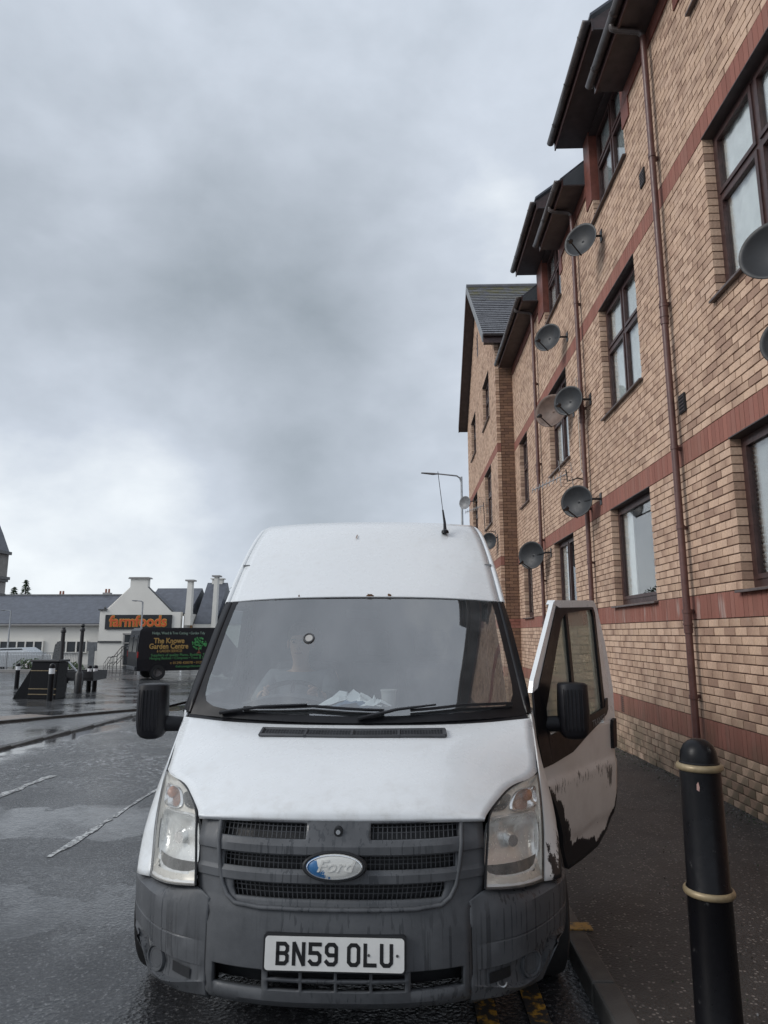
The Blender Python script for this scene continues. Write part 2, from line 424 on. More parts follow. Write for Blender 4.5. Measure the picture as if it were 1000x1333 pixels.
def greyplastic():
    t = NT('bumper_plastic'); v = t.co('Object')
    d = t.noise(6.0, 6, .65, v)
    c = t.mix(t.mr(d, .3, .75), (0.062, 0.066, 0.072), (0.105, 0.11, 0.118))
    drip = t.noise(1.0, 2, .5, t.co('Object', (70, 70, 0.55)))
    area = t.mr(t.noise(2.5, 3, .5, t.co('Object', (1, 1, .5))), .36, .50)
    dm = t.math('MULTIPLY', t.mr(drip, .565, .60), area)
    c = t.mix(t.math('MULTIPLY', dm, .48), c, (0.025, 0.027, 0.03))
    r = t.mix(dm, (.55,)*3, (.25,)*3)
    return t.pbr(c, r, 0, t.bump(t.noise(160, 2, .5, v), .12, .003), .4)
greyplastic()
simple('trim_black', (0.010, 0.010, 0.012), 0.35, spec=0.28, var=0.2, nscale=10)
simple('mirror_black', (0.011, 0.011, 0.014), 0.5, spec=0.3, var=0.25, nscale=12, bump=0.15, bscale=150)
simple('grille_black', (0.011, 0.012, 0.014), 0.55, var=0.3, nscale=10)
simple('grille_mesh_grey', (0.045, 0.047, 0.052), 0.5, var=0.3, nscale=10)
simple('tyre_rubber', (0.014, 0.014, 0.015), 0.75, var=0.25, bump=0.3)
simple('steel_rim', (0.33, 0.33, 0.34), 0.38, 0.6, var=0.25)
simple('cab_grey', (0.07, 0.073, 0.078), 0.75, var=0.2)
simple('seat_cloth', (0.05, 0.053, 0.06), 0.9, var=0.25, nscale=30)
simple('headlining', (0.30, 0.30, 0.30), 0.9, var=0.1)
simple('chrome', (0.80, 0.81, 0.82), 0.15, 0.9, var=0.05)
simple('reflector', (0.86, 0.87, 0.86), 0.22, 0.5, var=0.1, nscale=30, bump=0.5, bscale=40)
simple('lamp_housing', (0.64, 0.62, 0.57), 0.3, 0.15, var=0.12, nscale=10)
simple('lamp_dark', (0.09, 0.09, 0.09), 0.3, 0.5, var=0.2, nscale=14)
simple('amber_bulb', (0.33, 0.12, 0.05), 0.25, var=0.3, nscale=40)
glass('lamp_lens', (0.97, 0.965, 0.95), 1.45, 0.13, (0.74, 0.73, 0.69), 0.0, 0.7)
glass('windscreen_glass', (0.74, 0.79, 0.80), 3.3, 0.08, (0.44, 0.46, 0.48), 0.0, 0.6)
glass('door_pale_glass', (0.66, 0.72, 0.66), 1.9, 0.42, (0.50, 0.52, 0.47), 0.0, 0.35)  # pale reflection on the open door's glass, put into the film colour
glass('side_glass', (0.62, 0.70, 0.66), 1.42, 0.10, (0.30, 0.33, 0.30), 0.0, 0.5)
simple('plate_white', (0.68, 0.68, 0.66), 0.35, var=0.06, nscale=14)
simple('plate_black', (0.008, 0.008, 0.009), 0.4, var=0.1)
simple('rust', (0.17, 0.075, 0.028), 0.85, var=0.4, nscale=60)
simple('badge_script', (0.57, 0.57, 0.545), 0.4, var=0.25, nscale=40)
def badge():
    t = NT('badge_worn'); v = t.co('Object'); n = t.noise(26.0, 5, .7, v)
    s = t.n('ShaderNodeSeparateXYZ'); t.l(v, s.inputs[0])
    b = t.math('ADD', n, t.math('SUBTRACT', t.mr(s.outputs['X'], -.12, .02, .18, -.30), t.mr(s.outputs['Z'], -.03, .02, -.14, .02)))
    c = t.mix(t.mr(b, .5, .53), (0.60, 0.60, 0.57), (0.03, 0.13, 0.30))
    return t.pbr(c, .3, .1, t.bump(n, .2, .003), .5, .2)
badge()
# people and loose bits
simple('skin', (0.42, 0.25, 0.18), 0.55, var=0.1)
simple('hair_grey', (0.13, 0.11, 0.10), 0.8, var=0.3, nscale=60)
simple('pale_jacket', (0.13, 0.135, 0.15), 0.85, var=0.5, nscale=4)
simple('paper', (0.85, 0.86, 0.86), 0.8, var=0.06)
simple('blue_cloth', (0.14, 0.22, 0.34), 0.85, var=0.3)
simple('card_cup', (0.45, 0.44, 0.42), 0.7, var=0.1)
# street
def bollpaint():
    t = NT('bollard_black'); v = t.co('Object'); n = t.noise(18, 6, .7, v)
    c = t.mix(t.mr(n, .66, .70, 0, .5), (0.006, 0.006, 0.0075), (0.08, 0.08, 0.08))
    return t.pbr(c, t.mr(n, .3, .7, .24, .42), 0, t.bump(t.noise(9, 4, .6, v), .25, .01), .22, .0)
bollpaint()
simple('gold_paint', (0.27, 0.21, 0.125), 0.42, 0.25, var=0.25, nscale=25, bump=0.15)
simple('pink_patch', (0.4, 0.25, 0.22), 0.7)
simple('render_white', (0.72, 0.70, 0.65), 0.85, var=0.06, nscale=0.6, bump=0.15)
simple('render_grey', (0.33, 0.32, 0.31), 0.85, var=0.12, nscale=1.5)
simple('stone_tower', (0.26, 0.25, 0.235), 0.85, var=0.25, nscale=2.5, bump=0.3, bscale=8)
simple('orange_sign', (0.58, 0.10, 0.03), 0.4, var=0.05)
simple('yellow_edge', (0.58, 0.36, 0.07), 0.4, var=0.05)
simple('sign_black', (0.020, 0.022, 0.026), 0.4, var=0.1)
simple('sign_tan', (0.42, 0.22, 0.09), 0.6, var=0.2, nscale=2)
simple('black_van_paint', (0.010, 0.011, 0.015), 0.4, var=0.1, coat=0.05, spec=0.25)
simple('letter_gold', (0.46, 0.29, 0.09), 0.5, var=0.08)
simple('letter_green', (0.08, 0.30, 0.10), 0.5, var=0.1)
simple('letter_pale', (0.30, 0.42, 0.34), 0.5, var=0.1)
simple('logo_green', (0.06, 0.30, 0.09), 0.5, var=0.5, nscale=12)
simple('logo_trunk', (0.18, 0.05, 0.03), 0.6, var=0.2)
simple('tail_red', (0.30, 0.015, 0.015), 0.25, var=0.1)
simple('silver_car_paint', (0.52, 0.54, 0.56), 0.25, 0.3, var=0.05, coat=0.4)
simple('white_car_paint', (0.75, 0.76, 0.76), 0.25, var=0.04, coat=0.4)
simple('car_glass', (0.03, 0.035, 0.04), 0.06, var=0.1)
simple('rail_grey', (0.30, 0.31, 0.32), 0.5, 0.3, var=0.15)
simple('rail_black', (0.015, 0.015, 0.017), 0.45, var=0.2)
simple('reflect_white', (0.72, 0.73, 0.74), 0.4, var=0.05)
simple('red_cloth', (0.55, 0.03, 0.05), 0.7, var=0.2)
simple('leaf_dark', (0.035, 0.06, 0.028), 0.7, var=0.4, nscale=5)
simple('leaf_mid', (0.06, 0.10, 0.035), 0.7, var=0.4, nscale=5)
simple('bark', (0.07, 0.05, 0.04), 0.9, var=0.3)
simple('terracotta', (0.30, 0.13, 0.09), 0.8, var=0.15)
simple('flower_white', (0.7, 0.65, 0.66), 0.8, var=0.1)
M = MATS

# ------------------------------------------------------------------ ground
def gz(y):
    """the street falls gently away from the camera"""
    return -0.02*min(max(y-8, 0), 30)
WALL = 2.935
def sheet(name, poly_rows, mat, kind='structure', lift=0.0):
    """poly_rows: list of (y, [x...]) -> a strip mesh following the ground"""
    b = MB(); G = [[(x, y, gz(y)+lift) for x in xs] for y, xs in poly_rows]
    b.grid(G); o = b.build(name, mat, smooth=60); o['kind'] = kind
    return o
ys = [-30, -10, 0, 3, 5, 7, 8, 10, 12, 15, 18, 22, 26, 30, 34, 38, 45, 60, 90, 150, 300, 700]
gxs = [-500, -200, -100, -60, -40, -25, -15, -8, -4, 0, 4, 10, 30, 100, 400]
sheet('ground', [(y, gxs) for y in ys], M['soil'], lift=-0.03)
rys = [-30, -10, -2, 0, 2, 3, 4, 5, 6, 7, 8, 9, 10, 12, 14, 16, 20, 26, 34, 50, 70]
sheet('road', [(y, [-5.86, -4, -2, 0, 0.86]) for y in rys], M['road_asphalt'])
KX0, KX1 = 0.815, 0.925       # kerb on the flats' side
b = MB(); b.grid([[(x, y, gz(y)+0.096) for x in (KX1-.012, 2.0, WALL+0.3)] for y in rys])
b.build('pavement', M['pavement_asphalt'], smooth=60, kind='structure')
# kerb stones one by one
kerb = empty('kerb'); kerb['kind'] = 'structure'
def kerbline(parent, x0, x1, ya, yb, h, L=0.914, mat='kerb_stone'):
    y = ya
    while y < yb:
        bb = MB(); j = random.uniform(-.003, .003)
        z = gz(y+L/2)+j
        bb.box(x0, x1, y+.004, y+L-.004, z-.12, z+h)
        bb.build('kerbstone', M[mat], parent, bevel=0.012)
        y += L
kerbline(kerb, KX0, KX1, -1.2, 34, 0.1)
lk = empty('kerb'); lk['kind'] = 'structure'
kerbline(lk, -5.97, -5.84, 4.0, 16.7, 0.035)
sheet('plaza', [(y, [-90, -60, -40, -25, -16, -10, -8, -5.975]) for y in rys if y >= 4 or y == 4], M['plaza_paving'], lift=0.03)
sheet('plaza', [(y, [-90, -60, -40, -25, -16, -10, -8, -5.975]) for y in (-30, -10, 0, 4)], M['plaza_paving'], lift=0.03)
# a diagonal kerb edge across the corner and the tan strip behind it
def strip(name, pts, mat, lift, parent=None, kind='structure', th=0.0):
    b = MB(); b.poly([(x, y, gz(y)+lift) for x, y in pts]); o = b.build(name, mat, parent)
    o['kind'] = kind; return o
dk = empty('kerb'); dk['kind'] = 'structure'
A, B = Vector((-9.5, 10.4)), Vector((-6.1, 16.3))
nst = 7
for i in range(nst):
    p, q = A.lerp(B, i/nst), A.lerp(B, (i+.985)/nst); nrm = Vector((-(B-A).y, (B-A).x)).normalized()*0.13
    bb = MB(); bb.prism([(p.x, p.y, gz(p.y)+.02), (q.x, q.y, gz(q.y)+.02), (q.x+nrm.x, q.y+nrm.y, gz(q.y)+.02), (p.x+nrm.x, p.y+nrm.y, gz(p.y)+.02)], (0, 0, .055))
    bb.build('kerbstone', M['kerb_stone'], dk)
strip('tactile_strip', [(-10.6, 11.2), (-9.7, 10.8), (-7.4, 14.8), (-8.2, 15.2)], M['tan_paving'], 0.036)
def ragged(x, y0, y1, w, n):
    L, Rr = [], []
    for i in range(n+1):
        y = lerp(y0, y1, i/n)
        L.append((x-w/2+random.uniform(-.25, .25)*w, y)); Rr.append((x+w/2+random.uniform(-.35, .35)*w, y))
    return L+Rr[::-1]
for k, (y0, y1, w) in enumerate([(5.3, 6.35, .06), (6.42, 7.9, .045), (8.3, 9.2, .045), (11.0, 13.0, .05), (16, 18, .05)]):
    strip('centre_line', ragged(-2.62, y0, y1, w, 9), M['white_line'], 0.0045)
strip('centre_line', ragged(-4.1, 7.1, 8.2, .09, 9), M['white_line'], 0.0045)
for x in (0.34, 0.56):
    sheet('yellow_line', [(y, [x-.045, x+.045]) for y in rys if 0 <= y <= 34], M['double_yellow'], lift=0.006)
b = MB(); b.box(KX0+.03, KX0+.15, 3.90, 3.99, .1, .106); b.build('kerb_mark', M['yellow_line'], kind='structure')

# ------------------------------------------------------------------ the flats
flats = empty('apartment_building', (WALL, 10, 0.1), 0, 'three storey buff brick flats with red brick bands, satellite dishes and brown windows', 'building')
def F(mb, name, mats, **k):
    """build in world coordinates, then parent keeping the place"""
    o = mb.build(name, mats, **k); o.parent = flats; o.matrix_parent_inverse = Matrix.Translation(flats.location).inverted(); return o
def child_of(o, par):
    o.parent = par; o.matrix_parent_inverse = par.matrix_world.inverted() if False else Matrix.Identity(4); return o
Z0 = 0.1
CH, CL = 0.080, 0.213        # course height and brick length, joints included
def zc(n): return Z0 - 0.02 + n*CH
D0, D1, A0, A1, B0, B1 = zc(6), zc(9), zc(21), zc(24), zc(41), zc(44)
C0, C1 = zc(79), zc(82)
EAVE = Z0+8.6
G_S, F_S, T_S = zc(24), zc(58), zc(97)       # sill heights of the three floors
T_TOP = Z0+9.25
wins = []
def addwin(y0, y1, s, t, style): wins.append((y0, y1, s, t, style))
for (y0, y1, gs) in ((4.5, 6.06, 'mull'), (8.12, 9.70, 'single'), (11.88, 13.45, 'mull')):
    addwin(y0, y1, G_S, B0, gs); addwin(y0, y1, F_S, C0, 'cross'); addwin(y0+.04, y1-.04, T_S, T_TOP, 'cross')
addwin(15.9, 17.0, G_S, B0, 'mull'); addwin(15.9, 17.0, F_S, C0, 'cross')
addwin(.9, 2.4, G_S, B0, 'mull'); addwin(.9, 2.4, F_S, C0, 'cross')
YA, YB = -0.5, 17.75
dormers = [(4.2, 6.45), (7.78, 10.02), (11.6, 14.02)]
def inwin(y, z):
    for y0, y1, s, t, _ in wins:
        if y0 < y < y1 and s < z < t: return True
    return False
BUFF = [(0.67, 0.475, 0.35), (0.64, 0.45, 0.325), (0.69, 0.49, 0.365), (0.65, 0.465, 0.35), (0.61, 0.425, 0.31)]
BURN = [(0.43, 0.285, 0.21), (0.39, 0.255, 0.19), (0.48, 0.325, 0.24)]
RED = [(0.31, 0.13, 0.103), (0.325, 0.138, 0.108), (0.29, 0.12, 0.095), (0.315, 0.143, 0.115)]
def j3(c, a=0.06):
    k = 1+random.uniform(-a, a); return tuple(max(0.01, x*k) for x in c)
def bricktint():
    a, b_ = j3(random.choice(BUFF)), j3(random.choice(BUFF))
    r = random.random()
    if r < .30: b_ = j3(random.choice(BURN))
    elif r < .58: a = j3(random.choice(BURN))
    elif r < .62: a = b_ = j3(random.choice(BURN), .12)
    return a, b_
def boxcols(a, b_):
    A_, B_ = (*a, 1), (*b_, 1)
    return [A_, A_, B_, B_, A_, A_, B_, B_]
# wall backing (mortar) with window holes, 9 mm behind the brick faces
def wallback(name, x0, x1, ya, yb, za, zb, wl_):
    wl_ = [(w[0]-.007, w[1]+.007, w[2], w[3], w[4]) for w in wl_]
    yy = sorted({ya, yb, *[w[0] for w in wl_], *[w[1] for w in wl_]}); zz = sorted({za, zb, *[w[2] for w in wl_], *[w[3] for w in wl_]})
    yy = [y for y in yy if ya <= y <= yb]; zz = [z for z in zz if za <= z <= zb]
    m = MB()
    for i in range(len(yy)-1):
        for k in range(len(zz)-1):
            cy, czz = (yy[i]+yy[i+1])/2, (zz[k]+zz[k+1])/2
            if any(w[0] < cy < w[1] and w[2] < czz < w[3] for w in wl_): continue
            m.box(x0, x1, yy[i], yy[i+1], zz[k], zz[k+1])
    return F(m, name, M['mortar'])
wins_hi = [w for w in wins]
wallback('wall', WALL+.012, WALL+.22, YA, YB, -0.6, EAVE+.05, [(a, b_, s, min(t, EAVE+.06), q) for a, b_, s, t, q in wins])
# bricks
bands = [(D0, D1), (A0, A1), (B0, B1), (C0, C1)]
def course_bricks(face, ya, yb, za, zb, holes, depth, dirx=-1, stagger=0):
    """yields (y0,y1,z0,z1,kind,jamb) over a brick face"""
    n0 = int(round((za-zc(0))/CH)); n = n0
    z = zc(n0)
    while z < zb-0.02:
        isband = any(a-.001 <= z < b_-.01 for a, b_ in bands)
        if isband:
            z1 = z+3*CH-.009; step = CH; h = 3
        else:
            z1 = z+CH-.0115; step = CL; h = 1
        zm = (z+z1)/2
        cuts = [(ya, yb)]
        for y0, y1, s, t, _ in holes:
            if s-.01 < zm < t:
                nc = []
                for p, q in cuts:
                    if y1 <= p or y0 >= q: nc.append((p, q)); continue
                    if y0 > p: nc.append((p, y0))
                    if y1 < q: nc.append((y1, q))
                cuts = nc
        off = (CL/2 if (n % 2 and not isband) else 0.0)
        for p, q in cuts:
            k = math.floor((p-off)/step)+1
            J = [p]
            y = k*step+off
            while y < q:
                if y-p > .055 and q-y > .055 or isband and y-p > .02 and q-y > .02: J.append(y)
                y += step
            J.append(q)
            for i in range(len(J)-1):
                a, c = J[i], J[i+1]-((.005 if isband else .0125) if i < len(J)-2 else 0)
                yield a, c, z, min(z1, zb), ('soldier' if isband else 'brick'), (i == 0 or i == len(J)-2)
        z += CH*h; n += h
allb = list(course_bricks(WALL, 2.3, YB, -0.2, EAVE+.03, wins, .05))
# rank by how large they show, the first 300 become parts of their own
def score(t):
    y, z = (t[0]+t[1])/2, (t[2]+t[3])/2
    d = math.sqrt(WALL**2+y*y+(z-1.6)**2)
    # must be inside the picture
    xx = 500+890*(WALL+.031*y)/(y*.985+(z-1.615)*.175)
    yy = 666.5-890*((z-1.615)*.985-y*.175)/(y*.985+(z-1.615)*.175)
    if y < 2 or xx > 1015 or yy < -10 or t[4] != 'brick' or xx < 805: return 0
    return (t[1]-t[0])*(t[3]-t[2])*WALL/d**3
order = sorted(range(len(allb)), key=lambda i: -score(allb[i]))
single = set(order[:300])
variants = {}
stuff = MB(); sold = MB()
for i, (y0, y1, z0, z1, kd, jamb) in enumerate(allb):
    jx = random.uniform(-.0025, .0025)
    if kd == 'soldier':
        c = j3(random.choice(RED), .07); sold.box(WALL+jx*.4, WALL+.05, y0, y1, z0, z1, 0, boxcols(c, j3(c, .05)), skip=('x1',)); continue
    if z0 < Z0: pass
    if i in single:
        key = (round(y1-y0, 3), round(z1-z0, 3), jamb, random.randrange(6))
        if key not in variants:
            a, b_ = bricktint(); m = MB()
            w, h = y1-y0, z1-z0
            m.box(0, .11 if jamb else .05, -w/2, w/2, -h/2, h/2, 0, boxcols(a, b_), skip=())
            o = m.build('brick', M['brick_face'], bevel=0.003); variants[key] = o
        else:
            o = variants[key].copy(); COL.objects.link(o)
        o.parent = flats; o.location = (jx, (y0+y1)/2-10, (z0+z1)/2-0.1)
    else:
        a, b_ = bricktint()
        stuff.box(WALL+jx, WALL+(.11 if jamb else .05), y0, y1, z0, z1, 0, boxcols(a, b_), skip=('x1',))
F(stuff, 'brickwork', M['brick_face'], kind='stuff', recalc=False)
F(sold, 'soldier_bricks', M['brick_face'], kind='stuff', recalc=False)

# windows
def window(y0, y1, s, t, style, xw, par=None, blind=None):
    X = xw+0.10; fw = .062; fd = .06
    fr = MB()
    def bar(a, c, p, q, dx=0): fr.box(X+dx, X+fd+dx, a, c, p, q)
    bar(y0, y0+fw, s, t); bar(y1-fw, y1, s, t); bar(y0+fw, y1-fw, s, s+fw*1.25); bar(y0+fw, y1-fw, t-fw, t)
    panes = []
    yi0, yi1, zi0, zi1 = y0+fw, y1-fw, s+fw*1.25, t-fw
    mid = (y0+y1)/2
    def sash(a, c, p, q):
        k = .042
        fr.box(X-.012, X+.04, a, a+k, p, q); fr.box(X-.012, X+.04, c-k, c, p, q)
        fr.box(X-.012, X+.04, a+k, c-k, p, p+k); fr.box(X-.012, X+.04, a+k, c-k, q-k, q)
        panes.append((a+k, c-k, p+k, q-k))
    if style == 'single': sash(yi0, yi1, zi0, zi1)
    elif style == 'mull':
        bar(mid-.03, mid+.03, zi0, zi1, .002); sash(yi0, mid-.03, zi0, zi1); sash(mid+.03, yi1, zi0, zi1)
    else:
        bar(mid-.03, mid+.03, zi0, zi1, .002); zt = lerp(zi0, zi1, .60)
        for a, c in ((yi0, mid-.03), (mid+.03, yi1)):
            bar(a, c, zt-.025, zt+.025, .003); sash(a, c, zi0, zt-.025); sash(a, c, zt+.025, zi1)
    fo = F(fr, 'window', M['brown_wood'])
    for a, c, p, q in panes:
        g = MB(); g.box(X+.016, X+.024, a, c, p, q); o = g.build('pane', M['window_glass']); o.parent = fo
    sl = MB(); sl.prism([(xw-.055, y0-.05, s-.035), (X+.01, y0-.05, s-.02), (X+.01, y0-.05, s+.008), (xw-.055, y0-.05, s-.012)], (0, y1-y0+.10, 0))
    o = sl.build('sill', M['sill_board'], bevel=.004); o.parent = fo
    # a soffit board closing the head of the recess
    hd = MB(); hd.box(xw-.012, X, y0, y1, t-.012, t-.002); o = hd.build('lintel_soffit', M['dark_soffit']); o.parent = fo
    # curtains and the dark room behind
    rm = MB(); d = .9
    rm.poly([(X+d, y0, s), (X+d, y1, s), (X+d, y1, t), (X+d, y0, t)]); rm.poly([(X+.08, y0, s), (X+d, y0, s), (X+d, y0, t), (X+.08, y0, t)])
    rm.poly([(X+.08, y1, s), (X+d, y1, s), (X+d, y1, t), (X+.08, y1, t)]); rm.poly([(X+.08, y0, s), (X+d, y0, s), (X+d, y1, s), (X+.08, y1, s)])
    rm.poly([(X+.08, y0, t), (X+d, y0, t), (X+d, y1, t), (X+.08, y1, t)])
    o = rm.build('room', M['room_dark']); o.parent = fo
    cu = MB(); n = 26
    if blind == 'curtain':
        for a, c in ((y0, lerp(y0, y1, .24)), (lerp(y0, y1, .74), y1)):
            cu.grid([[(X+.075+.02*math.sin(i*1.9), lerp(a, c, i/n), z) for i in range(n+1)] for z in (s+.03, t-.03)])
        o = cu.build('curtain', M['curtain'], smooth=80); o.parent = fo
    elif blind == 'net':
        cu.grid([[(X+.055+.008*math.sin(i*2.1), lerp(y0, y1, i/n), z) for i in range(n+1)] for z in (s+.03, t-.03)])
        o = cu.build('curtain', M['curtain'], smooth=80); o.parent = fo
    elif blind == 'blind':
        k = 30
        for i in range(k):
            z = lerp(s+.05, t-.05, i/k); cu.poly([(X+.075, y0+.07, z), (X+.055, y0+.07, z+(t-s)/k*.8), (X+.055, y1-.07, z+(t-s)/k*.8), (X+.075, y1-.07, z)])
        o = cu.build('blind', M['blind']); o.parent = fo
    return fo
kinds = ['blind', 'net', 'curtain', 'curtain', 'net', 'blind', 'curtain', 'net', 'curtain', 'net', 'net', 'net', 'net']
for i, w in enumerate(wins): window(*w, WALL, blind=kinds[i % len(kinds)])

# eaves, gutters and dormers
def gutter(xo, ya, yb, z, name='gutter', par=None):
    m = MB(); r = .058; n = 8
    prof = [(xo+r*math.cos(math.pi+math.pi*k/n), z+r*math.sin(math.pi+math.pi*k/n)) for k in range(n+1)]
    G = [[(x, y, q) for x, q in prof] for y in (ya, yb)]
    m.grid(G)
    m.poly([(x, ya, q) for x, q in prof]); m.poly([(x, yb, q) for x, q in prof[::-1]])
    o = F(m, name, M['gutter_plastic'], smooth=40)
    sd = o.modifiers.new('thickness', 'SOLIDIFY'); sd.thickness = .004
    # brackets
    k = MB(); y = ya+.25
    while y < yb:
        pr2 = [(xo+(r+.006)*math.cos(math.pi+math.pi*i/n), z+(r+.006)*math.sin(math.pi+math.pi*i/n)) for i in range(n+1)]
        k.grid([[(x, yy_, q) for x, q in pr2] for yy_ in (y-.015, y+.015)]); y += .8
    if k.v:
        bo = k.build('gutter_bracket', M['gutter_plastic'], smooth=40); bo.parent = o
    return o
# main roof slope behind the eaves
xo = WALL-.40
for ya, yb in ((-.5, 7.78), (10.02, 11.6), (14.02, 17.7)):
    rf = MB(); rf.prism([(xo, ya, EAVE+.12), (xo, ya, EAVE+.16), (WALL+5, ya, EAVE+4.6), (WALL+5, ya, EAVE+4.56)], (0, yb-ya, 0)); F(rf, 'roof', M['far_slate'])
for ya, yb in ((-.5, 8.05), (9.98, 11.85), (13.85, 17.62)):
    e_ = MB(); e_.box(WALL-.36, WALL, ya, yb, EAVE, EAVE+.02); F(e_, 'soffit', M['dark_soffit'])
    e_ = MB(); e_.box(WALL-.385, WALL-.362, ya, yb, EAVE-.03, EAVE+.13); F(e_, 'fascia', M['brown_wood'])
    e_ = MB(); e_.box(WALL-.022, WALL-.002, ya, yb, EAVE-.2, EAVE-.002); F(e_, 'frieze_board', M['red_board'])
    gutter(WALL-.445, ya, yb, EAVE+.10)
for ya, yb in dormers:
    zt = Z0+9.30
    d = MB(); d.box(WALL-.44, WALL+.1, ya, yb, zt, zt+.02); F(d, 'dormer_soffit', M['dark_soffit'])
    d = MB(); d.box(WALL-.462, WALL-.442, ya-.01, yb+.01, zt-.03, zt+.16); F(d, 'dormer_fascia', M['brown_wood'])
    for yy_ in (ya, yb-.022):
        d = MB(); d.prism([(WALL-.44, yy_, zt+.022), (WALL-.44, yy_, zt+.16), (WALL+1.6, yy_, zt+1.6), (WALL+1.6, yy_, zt+.022)], (0, .022, 0)); F(d, 'dormer_cheek', M['brown_wood'])
    d = MB(); d.prism([(WALL-.48, ya-.04, zt+.17), (WALL-.48, ya-.04, zt+.21), (WALL+4, ya-.04, zt+3.6), (WALL+4, ya-.04, zt+3.56)], (0, yb-ya+.08, 0)); F(d, 'dormer_roof', M['far_slate'])
    gutter(WALL-.52, ya-.02, yb+.02, zt+.12)
    wy0, wy1 = [(w[0], w[1]) for w in wins if w[3] == T_TOP and ya < w[0] < yb][0]
    for p, q in ((ya+.12, wy0+.004), (wy1-.004, yb-.05)):
        d = MB(); d.box(WALL-.02, WALL+.12, p, q, Z0+8.12, zt); F(d, 'cladding_board', M['red_board'])
    d = MB(); d.box(WALL+.0, WALL+.1, wy0, wy1, T_TOP-.001, zt); F(d, 'lintel_board', M['brown_wood'])
    d = MB(); d.box(WALL+.12, WALL+.18, ya+.05, yb-.05, EAVE+.05, zt)
    # leave the window hole open: two cheeks only
    d = MB()
    for p, q in ((ya+.05, wy0), (wy1, yb-.05)): d.box(WALL+.13, WALL+.2, p, q, EAVE+.05, zt)
    F(d, 'dormer_wall', M['mortar'])

# downpipes: swan neck from the gutter, straight run, sockets and clips
def downpipe(y, r=.036):
    xp = WALL-.085; zs = EAVE-.12
    m = MB(); m.tube([(xp, y, gz(y)+.12), (xp, y, zs)], r, 14); o = F(m, 'downpipe', M['brown_pipe'], smooth=40)
    k = MB()
    k.tube([(xp, y, zs-.03), (xp, y, zs+.02), (xp-.05, y+.0, zs+.07), (WALL-.40, y, EAVE-.02), (WALL-.445, y, EAVE+.0), (WALL-.445, y, EAVE+.06)], .034, 10)
    so = k.build('swan_neck', M['gutter_plastic'], smooth=50); so.parent = o
    k = MB()
    for z in (A0+.08, 3.55, 5.2, 7.0, 2.7, 1.0):
        k.tube([(xp, y, z-.02), (xp, y, z+.02)], r+.007, 14); k.box(xp+.02, WALL, y+.03, y+.075, z-.018, z+.018); k.tube([(xp+.01, y+.04, z), (WALL, y+.09, z)], .009, 6)
    co = k.build('pipe_clip', M['brown_pipe'], smooth=40); co.parent = o
    for z in (A0-.03, 5.05):
        k = MB(); k.tube([(xp, y, z-.11), (xp, y, z+.11)], r+.008, 14); k.tube([(xp, y, z+.09), (xp, y, z+.125)], r+.014, 14); k.tube([(xp, y, z-.03), (xp, y, z-.01)], r+.014, 14)
        jo = k.build('pipe_joint', M['brown_pipe'], smooth=40); jo.parent = o
downpipe(7.08); downpipe(10.62); downpipe(14.3)
for y, z in ((7.55, 7.10), (6.92, 4.0)):
    m = MB(); m.box(WALL-.02, WALL+.02, y-.02, y+.13, z-.1, z+.1); o = F(m, 'air_vent', M['grille_black'])
    k = MB()
    for i in range(5): k.box(WALL-.026, WALL-.018, y-.012, y+.122, z-.085+i*.037, z-.07+i*.037)
    c = k.build('louvre', M['dark_soffit']); c.parent = o
m = MB()
for i in range(8): m.box(WALL-.003, WALL+.01, 9.62, 9.72, D0+.02+i*.026, D0+.032+i*.026)
F(m, 'air_brick', M['grille_black'])
m = MB(); m.tube([(WALL-.012, 11.15, 5.9), (WALL-.012, 11.12, 4.3), (WALL-.012, 10.95, 4.15)], .006, 6); F(m, 'cable', M['white_cable'])

# the projecting end block with its slated gable
XB = 2.475; BY0, BY1 = 17.75, 25.9
blockwins = []
for y0, y1 in ((19.15, 20.7), (22.95, 24.5)):
    blockwins += [(y0, y1, G_S, B0, 'mull'), (y0, y1, F_S, C0, 'cross'), (y0, y1, T_S, Z0+9.15, 'cross')]
wallback('end_wall', XB+.012, XB+.22, BY0+.012, BY1, -.9, Z0+9.5, blockwins)
m = MB()
for y0, y1, z0, z1, kd, jamb in course_bricks(XB, BY0, BY1, -.5, Z0+9.45, blockwins, .05):
    if kd == 'soldier': c = j3(random.choice(RED), .1); cols = boxcols(c, c)
    else: cols = boxcols(*bricktint())
    jx = random.uniform(-.002, .002)
    m.box(XB+jx, XB+(.102 if jamb else .05), y0, y1, z0, z1, 0, cols, skip=('x1',))
GA, GM, GB, GZ = 17.55, 21.75, 26.0, Z0+9.45       # gable: eaves, apex
zz = GZ
n = 0
while zz < GZ+3.3:
    f = (zz-GZ)/3.55
    a, c = lerp(BY0, GM, f)+.05, lerp(BY1, GM, f)-.05
    y = a
    while y < c-.02:
        if not (21.6 < y < 21.95 and 10.75 < zz < 11.6):
            m.box(XB+random.uniform(-.002, .002), XB+.05, y, min(y+CL-.009, c), zz, zz+CH-.0115, 0, boxcols(*bricktint()), skip=('x1',))
        y += CL
    zz += CH; n += 1
F(m, 'end_brickwork', M['brick_face'], kind='stuff', recalc=False)
m = MB(); m.prism([(XB+.009, BY0, GZ-.02), (XB+.009, BY1, GZ-.02), (XB+.009, GM, GZ+3.55)], (.2, 0, 0)); F(m, 'gable_wall', M['mortar'])
m = MB(); m.box(XB-.004, XB+.05, 21.62, 21.93, 10.78, 11.6); F(m, 'slit_window', M['brown_wood'])
for w in blockwins: window(*w, XB, blind='net')
